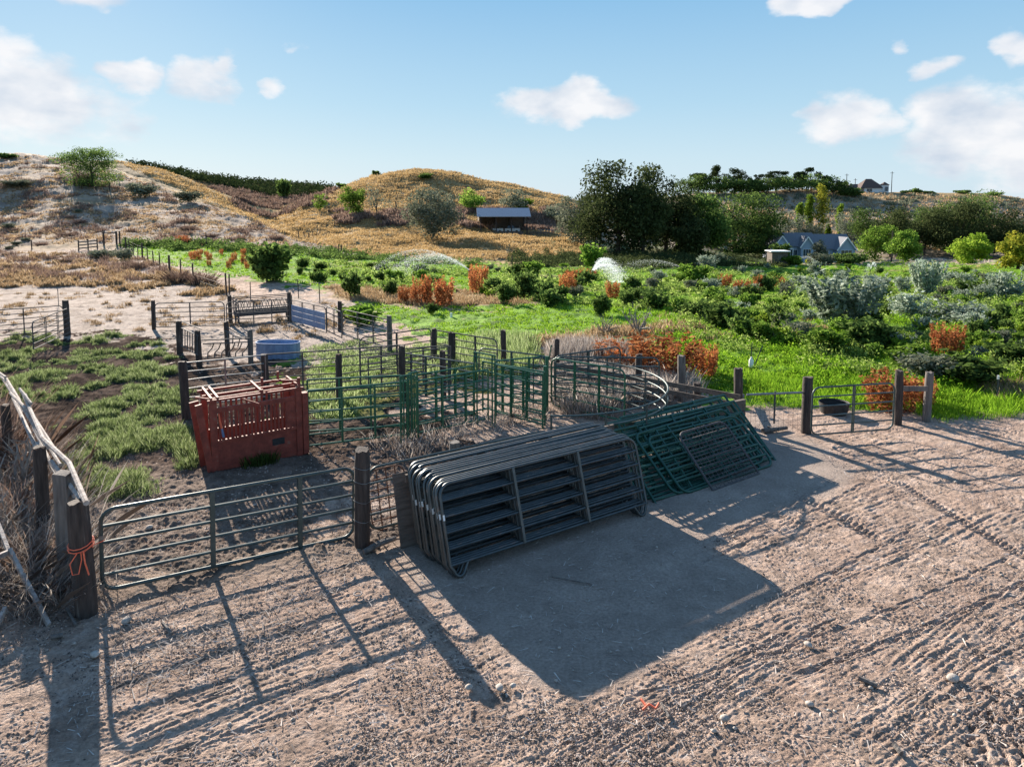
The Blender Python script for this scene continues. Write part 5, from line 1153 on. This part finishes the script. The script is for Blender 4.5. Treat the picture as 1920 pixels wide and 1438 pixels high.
# ---- feeders and tank
def cyl_oval(mb, z0, z1, a, b, t=.0, n=36):
    vs = []; 
    for z in (z0, z1):
        for k in range(n):
            q = 2*math.pi*k/n; c, s = math.cos(q), math.sin(q); e = .62
            vs.append((a*math.copysign(abs(c)**e, c), b*math.copysign(abs(s)**.8, s), z))
    mb.add(vs, [(k, (k+1) % n, n+(k+1) % n, n+k) for k in range(n)])
p = at(516,674,0)
tk = E('stock_tank', 'oval galvanised stock tank in the back pen', 'stock tank', p+Vector((0,.4,gz(p.x,p.y))), R(-6)); a_, b_ = .86, .45
m = MB(); 
for z0, z1, s0 in [(0,.1,1),(.1,.14,1.02),(.14,.3,1),(.3,.34,1.02),(.34,.6,1)]: cyl_oval(m, z0, z1, a_*s0, b_*s0)
cyl_oval(m, .05, .6, a_*.97, b_*.95); m.build('wall', M['galv'], tk, smooth=True)
m = MB(); ov = [(a_*math.copysign(abs(math.cos(q))**.62, math.cos(q)), b_*math.copysign(abs(math.sin(q))**.8, math.sin(q)), .61) for q in [k*6.2832/36 for k in range(37)]]; m.tube(ov, .022, 6, cap=False); m.build('rim', M['galv'], tk, smooth=True)
m = MB(); m.add([(x*.96, y*.94, .12) for x, y, z in ov[:36]], [tuple(range(36))]); m.build('tank_floor', M['galv'], tk)
# feed bunk
A = at(444,607,.0); A.z = 0; B = at(548,598,0); v = B-A; fb = E('feed_bunk', 'dark steel feed bunk with lattice bars in the far pen', 'feeder', (A.x, A.y, gz(A.x,A.y)), math.atan2(v.y, v.x)); Lf = v.length
m = MB(); m.box(0, Lf, 0, .04, .38, .62); m.box(0, Lf, .7, .74, .38, .62); m.box(0, .04, .04, .7, .38, .62); m.box(Lf-.04, Lf, .04, .7, .38, .62); m.box(.04, Lf-.04, .04, .7, .36, .378); m.build('trough', M['oldsteel'], fb)
for x in (.1, Lf-.1):
    for y in (.04, .7): m = MB(); m.box(x-.04, x+.04, y-.04+.0, y+.04, 0, .355); m.build('leg', M['oldsteel'], fb)
for y in (.02, .72):
    m = MB(); m.tube([(0,y,1.28),(Lf,y,1.28)], .025, 6); m.tube([(0,y,1.1),(Lf,y,1.1)], .018, 6); m.tube([(0,y,.62),(0,y,1.3)], .025, 6); m.tube([(Lf,y,.62),(Lf,y,1.3)], .025, 6)
    k = 9
    for i in range(k): m.tube([(Lf*i/k,y,1.1),(Lf*(i+.5)/k,y,.62)], .014, 5); m.tube([(Lf*(i+.5)/k,y,.62),(Lf*(i+1)/k,y,1.1)], .014, 5)
    m.build('lattice', M['oldsteel'], fb)
# creep feeder frame
def px_tubes(name, label, cat, segs, mat='oldsteel', r=.022, part='bar'):
    o0 = at(*segs[0][0]); o0.z = 0; root = E(name, label, cat, o0, 0)
    for sg in segs:
        m = MB(); m.tube([at(*q)-o0 for q in sg], r, 6); m.build(part, M[mat], root, smooth=True)
    return root
sg = [[(340,602,1.4),(378,618,1.4)],[(340,615,1.2),(372,630,1.2)],[(340,648,.5),(372,666,.5)]]
for i in range(7): f = (i+.5)/7; sg.append([(340+32*f,615+15*f,1.2),(340+32*f,648+18*f,.5)])
px_tubes('creep_panel', 'slatted creep gate between the two dark posts left of the bare headlock bars', 'gate', sg, r=.02)
sg = [[(378,638,1.05),(470,634,1.05)],[(380,645,.95),(470,641,.95)],[(380,672,.35),(470,668,.35)]]
for i in range(6):
    x = 395+i*13; sg.append([(x+6,644,.92),(x+2,654,.7),(x-5,661,.55),(x-6,671,.36)])
px_tubes('headlock_panel', 'headlock panel of bent bars beside the stock tank', 'livestock panel', sg)
px_tubes('bent_rail', 'bent rail sloping down from the rear post to the slanting post', 'rail', [[(422,612,1.2),(440,622,1.1),(455,630,1.0),(468,633,1.0)],[(422,620,1.05),(440,630,.95),(466,637,.9)],[(425,622,1.0),(428,640,.7)],[(437,628,.95),(436,645,.6)],[(450,634,.95),(446,650,.55)]])
# ---- far fences
def wire_fence(label, pts, h=1.3, posts=None, wires=4, mat='wood', r=.05, step=6, name='wire_fence', wr=.006):
    G_ = [gp(*q) for q in pts]; root = E(name, label, 'fence', G_[0], 0); o0 = Vector(G_[0]); P = []
    for a, b in zip(G_[:-1], G_[1:]):
        n = max(1, int((b-a).length/step)); P += [a.lerp(b, i/n) for i in range(n)]
    P.append(G_[-1]); P = [Vector((p.x, p.y, gz(p.x, p.y))) for p in P]
    for i, p in enumerate(P):
        m = MB(); q = p-o0; hh = h*random.uniform(.92, 1.08); l = random.uniform(-.04, .04); rr = r*(1.7 if i % 4 == 0 else 1); m.tube([q-Vector((0,0,.2)), q+Vector((l,0,hh*(1.15 if i % 4 == 0 else 1)))], rr, 6); m.build('post', M[mat], root)
    for k in range(wires):
        m = MB(); m.tube([p-o0+Vector((0,0,h*(.25+.7*k/max(1,wires-1)))) for p in P], wr, 3); m.build('wire', M['oldsteel'], root)
    return root
wire_fence('post and wire fence running diagonally along the left side of the pasture', [(236,470),(300,503),(363,533),(425,556)], 1.5, step=4.5, r=.06)
wire_fence('wire fence on thin stakes from the far pen post towards the pasture', [(430,556),(470,566),(560,560),(600,570)], 1.3, step=2.2, r=.03)
wire_fence('fence along the foot of the hillside above the ditch brush', [(225,462),(387,462),(500,470),(635,480)], 1.8, step=7, r=.07)
wire_fence('fence along the ditch in the middle below the golden hill', [(640,482),(760,492),(960,500),(1090,500)], 1.5, step=9, r=.07)
wire_fence('post and wire fence at the far left foot of the hill', [(-60,464),(0,466),(60,470)], 1.4, step=4, r=.08)
wire_fence('short fence around the hillside tree', [(140,352),(153,357),(180,357),(206,359)], 1.6, step=3.2, r=.13)
wire_fence('fence line climbing the left slope of the golden hill', [(628,428),(600,440),(560,450)], 1.4, step=8, r=.08)
wire_fence('white rail fence in front of the blue grey house', [(1477,492),(1520,494),(1560,494)], 1.4, step=3, r=.09, mat='greywood')
# plank gate and H brace at left
g0 = gp(147,472); g1 = gp(182,468); root = E('plank_gate', 'pale grey plank gate at the foot of the hill at left', 'gate', g0, 0); v = g1-g0
for z in (.4,.8,1.2): m = MB(); m.beam((0,0,z), (v.x,v.y,v.z+z), .05, .16); m.build('plank', M['greywood'], root)
for f in (0,.5,1): m = MB(); m.beam((v.x*f,v.y*f+.09,v.z*f-.1), (v.x*f,v.y*f+.09,v.z*f+1.5), .12, .12); m.build('post', M['wood'], root)
g0 = gp(195,462); g1 = gp(219,462); root = E('brace_post', 'pair of tall dark posts joined by a rail at the foot of the hill', 'fence brace', g0, 0); v = g1-g0
for f in (0, 1): m = MB(); m.tube([(v.x*f,v.y*f,v.z*f-.1), (v.x*f,v.y*f,v.z*f+2.0)], .13, 8); m.build('post', M['wood'], root)
m = MB(); m.tube([(0,0,1.8),(v.x,v.y,v.z+1.8)], .07, 6); m.build('rail', M['wood'], root)
# T posts and markers
def stake(px, py, hp, label, top='whiteplastic', r=.02, name='steel_stake'):
    p = gp(px, py); h = hp*p.y/F; root = E(name, label, 'stake', p, 0); m = MB(); m.tube([(0,0,-.1),(0,0,h)], r, 5); m.build('shaft', M['oldsteel'], root)
    m = MB(); m.tube([(0,0,h*.86),(0,0,h+.01)], r*1.35, 6); m.build('tip', M[top], root); return root
stake(1869, 752, 48, 'white tipped steel stake in the dry grass at far right', r=.025); stake(110, 575, 34, 'thin steel stake beside the thick post at far left', 'oldsteel')
p = gp(1408, 692); root = E('valve_marker', 'white plastic bottle on a stake in the bright green grass', 'marker', p, 0)
m = MB(); m.tube([(0,0,.02),(0,0,.30),(0,0,.36),(0,0,.42)], [.085,.085,.04,.035], 12); m.build('bottle', M['whiteplastic'], root, smooth=True)
m = MB(); m.tube([(.02,.06,0),(.03,.06,.95)], .015, 5); m.tube([(.12,.1,-.05),(.45,.1,.85)], .02, 5); m.build('stake', M['oldsteel'], root)
p = gp(846, 596); root = E('valve_marker', 'small white capped riser in the grass below the rusty weeds', 'marker', p, 0)
m = MB(); m.tube([(0,0,0),(0,0,.28)], [.07,.06], 10); m.build('cap', M['whiteplastic'], root); m = MB(); m.tube([(0,.1,0),(0,.1,1.1)], .015, 5); m.build('stake', M['oldsteel'], root)
for px, py, hp in [(1318,592,20),(1186,588,20),(1180,592,12),(790,575,14),(1398,520,12)]:
    stake(px, py, hp, 'thin dark steel stake standing in the pasture', 'oldsteel', .03).__setitem__('group', 'thin stakes in the pasture')
# ---- sprinklers
def sprinkler(label, px, py, arcs):
    p = gp(px, py); root = E('sprinkler', label, 'sprinkler', p, 0); m = MB(); m.tube([(0,0,-.1),(0,0,1.0)], .03, 6); m.tube([(-.15,0,1.0),(.2,0,1.12)], .04, 6); m.build('riser', M['oldsteel'], root)
    Pts = []
    for (x2, y2, pk, n, wid, fall, dd) in arcs:          # landing point, apex height, droplets
        e = gp(x2, y2) if dd is None else atd(x2, y2, p.y+dd)
        a = Vector((0, 0, 1.1)); b = e-p
        t = rng.random(n)**.8; X = a.x+(b.x-a.x)*t; Y = (b.y-a.y)*t; Z = 1.1*(1-t)+b.z*t+4*pk*t*(1-t)
        fl = np.abs(rng.exponential(size=n))*fall*t**1.3
        sp_ = wid*(.08+t)
        X = X+rng.normal(size=n)*sp_*.5; Y = Y+rng.normal(size=n)*sp_; Z = Z-fl+rng.normal(size=n)*.05*(.3+t)
        Pts.append(np.stack([X, Y, np.maximum(Z, .0*Z+np.minimum(b.z, 0)*t)], 1))
    Pn = np.concatenate(Pts); me = leaves(Pn, .03, 'spray', elong=1.2); link('spray', me, M['spray'], root); return root
sprinkler('left sprinkler throwing a long white jet to the left over the pasture', 880, 529, [(690,512,2.2,3200,.3,.5,None),(720,520,1.9,10000,1.0,1.5,None)])
sprinkler('middle sprinkler throwing a dense white fan of water', 1110, 532, [(1185,545,1.4,6000,.8,1.2,None),(1165,528,1.8,11000,.9,1.2,None)])
sprinkler('sprinkler right of the middle one throwing a thin low jet left', 1292, 528, [(1140,515,1.5,3200,.7,1.0,None)])
sprinkler('small sprinkler with a short upright white jet at right', 1632, 520, [(1643,508,1.2,1500,.25,.3,None),(1622,520,1.2,900,.3,.4,None)])
sprinkler('faint sprinkler in front of the blue grey house', 1535, 508, [(1490,492,1.4,1600,.5,.6,None)])
# ---- buildings
def gable(mb, x0, x1, y0, y1, z0, zr, axis='x', ov=.35, th=.16):
    """two roof slabs; ridge along axis"""
    if axis == 'x':
        ym = (y0+y1)/2; k = (zr-z0)/(ym-y0)
        for s, ye in ((-1, y0), (1, y1)):
            a = ye+s*ov; za = z0-k*ov
            mb.add([(x0-ov,ym,zr),(x1+ov,ym,zr),(x1+ov,a,za),(x0-ov,a,za),(x0-ov,ym,zr+th),(x1+ov,ym,zr+th),(x1+ov,a,za+th),(x0-ov,a,za+th)],
                   [(0,1,2,3),(4,7,6,5),(0,4,5,1),(3,2,6,7),(0,3,7,4),(1,5,6,2)])
    else:
        xm = (x0+x1)/2; k = (zr-z0)/(xm-x0)
        for s, xe in ((-1, x0), (1, x1)):
            a = xe+s*ov; za = z0-k*ov
            mb.add([(xm,y0-ov,zr),(xm,y1+ov,zr),(a,y1+ov,za),(a,y0-ov,za),(xm,y0-ov,zr+th),(xm,y1+ov,zr+th),(a,y1+ov,za+th),(a,y0-ov,za+th)],
                   [(0,1,2,3),(4,7,6,5),(0,4,5,1),(3,2,6,7),(0,3,7,4),(1,5,6,2)])
    return mb
def gwall(mb, x0, x1, y0, y1, z0, zr, axis='x'):
    mb.box(x0, x1, y0, y1, -2.5, z0)
    if axis == 'x':
        ym = (y0+y1)/2
        for x, dx in ((x0, .1), (x1-.1, .1)): mb.add([(x,y0,z0+.002),(x,y1,z0+.002),(x,ym,zr-.02),(x+dx,y0,z0+.002),(x+dx,y1,z0+.002),(x+dx,ym,zr-.02)], [(0,1,2),(3,5,4),(0,2,5,3),(1,4,5,2)])
    else:
        xm = (x0+x1)/2
        for y, dy in ((y0, .1), (y1-.1, .1)): mb.add([(x0,y,z0+.002),(x1,y,z0+.002),(xm,y,zr-.02),(x0,y+dy,z0+.002),(x1,y+dy,z0+.002),(xm,y+dy,zr-.02)], [(0,1,2),(3,5,4),(0,2,5,3),(1,4,5,2)])
def window(root, x0, x1, z0, z1, y, n=2):
    m = MB(); f = .09; m.box(x0-f, x1+f, y-.06, y-.012, z0-f, z0); m.box(x0-f, x1+f, y-.06, y-.012, z1, z1+f); m.box(x0-f, x0, y-.06, y-.012, z0, z1); m.box(x1, x1+f, y-.06, y-.012, z0, z1)
    for i in range(1, n): xm = x0+(x1-x0)*i/n; m.box(xm-.04, xm+.04, y-.05, y-.012, z0, z1)
    w = m.build('window', M['trim'], root); m = MB(); m.box(x0, x1, y-.03, y-.008, z0, z1); m.build('pane', M['glass'], w)
D = 192; hb = atd(1447, 487, D); sc = D/F
hs_ = E('house', 'blue grey single storey house with several white edged gables', 'house', (hb.x, D, hb.z), 0)
X = lambda px: (px-1447)*sc
parts = [(1447,1478,-1,7,3.4,6.4,'y','siding'),(1478,1530,0,8,3.8,7.0,'x','siding'),(1496,1519,-2,2,3.8,6.2,'y','siding'),(1528,1600,1,9,3.0,6.6,'x','siding')]
for x0, x1, y0, y1, z0, zr, ax, mt in parts:
    m = MB(); gwall(m, X(x0), X(x1), y0, y1, z0, zr, ax); m.build('wall', M[mt], hs_); m = MB(); gable(m, X(x0), X(x1), y0, y1, z0, zr, ax); m.build('roof', M['shingle'], hs_)
m = MB(); gwall(m, X(1566), X(1598), -1.5, 3, 3.0, 6.0, 'y'); m.build('wall', M['siding'], hs_); m = MB(); gable(m, X(1566), X(1598), -1.5, 3, 3.0, 6.0, 'y'); m.build('roof', M['shingle'], hs_)
m = MB(); m.box(X(1441), X(1480), -2.6, -.98, 3.0, 3.2); m.build('porch_roof', M['trim'], hs_)
for x in (1442, 1460, 1479): m = MB(); m.box(X(x), X(x)+.2, -2.5, -2.3, -1, 2.99); m.build('porch_post', M['trim'], hs_)
for x0, x1, y0, z0, zr in [(1447,1478,-1,3.4,6.4),(1496,1519,-2,3.8,6.2),(1566,1598,-1.5,3.0,6.0)]:
    a, b, c = X(x0)-.4, X(x1)+.4, (X(x0)+X(x1))/2; k = (zr-z0)/(c-X(x0)); m = MB(); m.beam((a, y0-.4, z0-k*.4+.06), (c, y0-.4, zr+.06), .07, .3); m.beam((b, y0-.4, z0-k*.4+.06), (c, y0-.4, zr+.06), .06, .3); m.build('fascia', M['trim'], hs_)
window(hs_, X(1455), X(1463), .9, 2.5, -1); window(hs_, X(1466), X(1474), .9, 2.5, -1); window(hs_, X(1482), X(1494), .8, 2.7, 0, 3); window(hs_, X(1500), X(1514), .6, 2.9, -2, 3); window(hs_, X(1521), X(1527), .6, 2.7, 0, 2); window(hs_, X(1572), X(1592), .9, 2.6, -1.5, 3); window(hs_, X(1540), X(1556), 1.0, 2.4, 1, 3)
p = gp(1462, 497); sh = E('garden_shed', 'small dark flat roofed shed below the left wing of the house', 'shed', p, 0); w_ = 30*p.y/F; h_ = 24*p.y/F
m = MB(); m.box(-w_/2, w_/2, 0, 3, -.5, h_); m.build('wall', M['plank'], sh); m = MB(); m.box(-w_/2-.4, w_/2+.4, -.4, 3.4, h_+.002, h_+.2); m.build('roof', M['trim'], sh); m = MB(); m.box(-.5, .5, -.05, -.003, -.1, h_*.75); m.build('door', M['greywood'], sh)
# hilltop house
D = 405; hb = atd(1590, 358, D); sc2 = D/F; h2 = E('hilltop_house', 'brown roofed house with a small white tower on the skyline', 'house', (hb.x, D, hb.z-1.5), 0); X2 = lambda px: (px-1590)*sc2
def hip(mb, x0, x1, y0, y1, z0, zr, ov=.6):
    x0 -= ov; x1 += ov; y0 -= ov; y1 += ov; ym = (y0+y1)/2; k = min((y1-y0)/2, (x1-x0)*.42)
    return mb.add([(x0,y0,z0),(x1,y0,z0),(x1,y1,z0),(x0,y1,z0),(x0+k,ym,zr),(x1-k,ym,zr)], [(0,1,5,4),(1,2,5),(2,3,4,5),(3,0,4),(0,3,2,1)])
m = MB(); m.box(X2(1600), X2(1650), 0, 10, -2, 2.8); m.build('wall', M['trim'], h2); m = MB(); m.box(X2(1616), X2(1648), -3, -.01, -2, 2.9); m.build('wall', M['trim'], h2)
m = MB(); hip(m, X2(1586), X2(1650), 0, 10, 2.81, 5.4); m.build('roof', M['brown_roof'], h2); m = MB(); hip(m, X2(1610), X2(1650), -3, 6, 2.93, 8.2, .8); m.build('roof', M['brown_roof'], h2)
tw = MB(); tw.tube([(X2(1654),-2,-2),(X2(1654),-2,4.6)], 2.4, 8); tw.build('tower', M['trim'], h2); tw = MB(); tw.tube([(X2(1654),-2,4.61),(X2(1654),-2,6.4)], [2.9,.1], 8); tw.build('tower_roof', M['brown_roof'], h2)
window(h2, X2(1651), X2(1657), 1.2, 3.6, -4.4, 3); window(h2, X2(1620), X2(1630), 1, 2.6, -3, 2)
def pole(px, ty, by, d, label):
    t = atd(px, ty, d); b = Vector((t.x, d, gz(t.x, d))); r0 = E('utility_pole', label, 'utility pole', b, 0); h = t.z-b.z
    m = MB(); m.tube([(0,0,-.5),(0,0,h)], [.22,.16], 7); m.build('shaft', M['bark'], r0); m = MB(); m.box(-1.1, 1.1, -.1, .02, h-.9, h-.72); m.build('crossarm', M['bark'], r0)
pole(1588, 326, 360, 398, 'left utility pole on the skyline beside the hilltop house'); pole(1673, 322, 360, 398, 'right utility pole on the skyline beside the hilltop house'); pole(1604, 335, 360, 420, 'short utility pole behind the hilltop house'); pole(1416, 358, 385, 385, 'utility pole standing on the bluff below the pines'); pole(1674, 433, 480, 185, 'utility pole beside the bright green trees at right')
# barn
D = 158; bb = gp(945, 440); D = bb.y; sb = D/F; z_ = atd(900, 440, D).z; bn = E('pole_barn', 'open sided pole barn with a blue grey metal roof on the slope', 'barn', (atd(900,440,D).x, D, z_), R(4))
Wb = 90*sb; XB = lambda px: (px-900)*sb; eh = 35*sb; rh = 50*sb; Db = 9
m = MB(); gable(m, .0, Wb, 0, Db, eh, rh*.97, 'x', .7, .12); m.build('roof', M['roof'], bn)
for y in (.1, Db-.1):
    for x in (.2, Wb*.34, Wb*.66, Wb-.2): m = MB(); m.box(x-.13, x+.13, y-.13, y+.13, -3, eh+(.0)); m.build('post', M['wood'], bn)
m = MB(); m.box(-.1, Wb*.9, -.35, -.22, -2.0, .75); m.build('board_wall', M['plank'], bn)
m = MB(); m.box(-.3, -.2, -.1, Db, eh-1.2, eh+.3); m.box(.2, Wb-.2, Db+.14, Db+.2, -1, eh-.2); m.build('back_wall', M['plank'], bn)
P_ = [(925, 'pale flat topped utility trailer parked in the pole barn', 'trailer'), (951, 'white pickup parked in the pole barn', 'pickup')]
def carlike(label, cat, px, nm, Lw, cabx):
    c = E(nm, label, cat, bn.matrix_basis @ Vector((XB(px), 2.2, .0)), R(4)); z = .75
    m = MB(); m.box(0, Lw, 0, 1.8, z-.1, z+.6); m.build('body', M['carpaint'], c)
    if cabx is not None: m = MB(); m.add([(cabx,.1,z+.602),(cabx+1.9,.1,z+.602),(cabx+1.9,1.7,z+.602),(cabx,1.7,z+.602),(cabx+.15,.25,z+1.25),(cabx+1.4,.25,z+1.25),(cabx+1.4,1.55,z+1.25),(cabx+.15,1.55,z+1.25)], [(4,5,6,7),(0,1,5,4),(1,2,6,5),(2,3,7,6),(3,0,4,7)]); m.build('cab', M['glass'], c)
    for x in (.7, Lw-.8):
        for y in (-.02, 1.6): m = MB(); m.tube([(x,y,.55),(x,y+.22,.55)], .36, 12); m.build('wheel', M['black'], c)
carlike(P_[0][1], 'trailer', 924, 'trailer', 2.6, None); carlike(P_[1][1], 'pickup', 948, 'pickup', 3.6, .6)
# hoop pile and rail right of the barn
A = gp(1000, 442); B = gp(1030, 444); m = MB(); m.beam(A+Vector((-1,0,.7)), B+Vector((0,0,.7)), .2, .25); m.beam(A+Vector((-1,0,.2)), B+Vector((0,0,.2)), .2, .25); tag(m.build('timber_rail', M['plank']), 'dark timber rail running right from the barn', 'rail')
A = gp(1012, 442)
for i in range(6):
    m = MB(); m.tube([(.55*math.cos(a), 0, .6+.55*math.sin(a)) for a in [k*6.2832/14 for k in range(15)]], .06, 5, cap=False); o = m.build('wheel_hoop', M['palesteel']); o.location = A+Vector((i*.62, 0, .15)); o.rotation_euler = (0, 0, .5); tag(o, 'pale steel hoop in the row leaning right of the barn', 'hoop', 'row of pale hoops right of the barn')
# ---- stones and scraps in the yard
def rock(px, py, s, label, mat='stone'):
    p = at(px, py); vs, fs = [], []; n, k = 9, 6; sd_ = random.random()*50
    for i in range(k+1):
        t = math.pi*i/k
        for j in range(n):
            a = 2*math.pi*j/n; q = 1+.22*float(pn(math.cos(a)*math.sin(t)*1.4+sd_, math.sin(a)*math.sin(t)*1.4+math.cos(t), 6)); vs.append((s*q*math.sin(t)*math.cos(a), s*.8*q*math.sin(t)*math.sin(a), s*.55*q*math.cos(t)))
    for i in range(k):
        for j in range(n): fs.append((i*n+j, (i+1)*n+j, (i+1)*n+(j+1) % n, i*n+(j+1) % n))
    m = MB().add(vs, fs); o = m.build('stone', M[mat], None, smooth=True); o.location = (p.x, p.y, .03+s*.2); o.rotation_euler = (0, 0, random.random()*6); tag(o, label, 'stone')
for a in [(237,1168,.085,'flat reddish stone below the left end of the near gate'),(178,1232,.07,'grey round stone in the shade of the thick left post'),(879,1293,.055,'pale stone at the tip of the wire wrapped post shadow'),(937,1294,.06,'brightest pale stone right of the post shadow tip'),
          (962,1290,.045,'small stone right of the brightest pale one'),(1515,1213,.06,'pale stone in the lit soil right of the big shadow'),(1787,1277,.085,'largest dark stone at the lower right'),(1358,1352,.06,'dark stone near the bottom edge right of centre'),
          (1518,1325,.055,'small dark stone left of the tread marks'),(280,993,.075,'grey stone on the soil behind the near gate')]: rock(*a)
m = MB(); p = at(671,1115,.03); m.tube([(p.x+.06*math.cos(a), p.y+.06*math.sin(a), .05) for a in [k*6.2832/14 for k in range(15)]], .012, 6, cap=False); tag(m.build('plastic_ring', M['whitepole'], None, smooth=True), 'small pale ring lying between the gate shadow bars', 'ring')
p = at(1205,1330,.03); m = MB(); m.tube([p, p+Vector((.08,.03,.05)), p+Vector((.15,-.02,.03)), p+Vector((.2,.03,.06))], .014, 5); m.tube([p+Vector((.05,.02,.03)), p+Vector((0,.12,.05))], .016, 5); tag(m.build('twine_scrap', M['orange']), 'scrap of red twine lying in the yard below the big shadow', 'twine')
for x1, y1, x2, y2, r_, lb in [(305,1168,322,1188,.025,'short pale stick stub below the near gate'),(95,1195,118,1190,.03,'pale wood chip left of the post shadow'),(125,1140,142,1170,.02,'pale splinter at the foot of the thick post'),(1240,1318,1255,1345,.02,'short stick near the red twine scrap'),(1030,1080,1110,1095,.012,'long thin twig in front of the dark stack'),(1610,1270,1645,1285,.03,'dark stick in the lit soil at the lower right'),(1550,1165,1565,1160,.02,'small pale stick right of the shadow corner'),(1676,1395,1690,1412,.03,'pale split stick near the bottom edge')]:
    m = MB(); m.tube([at(x1,y1,.05), at(x2,y2,.04)], r_, 6); tag(m.build('stick', M['greywood'], None), lb, 'stick')
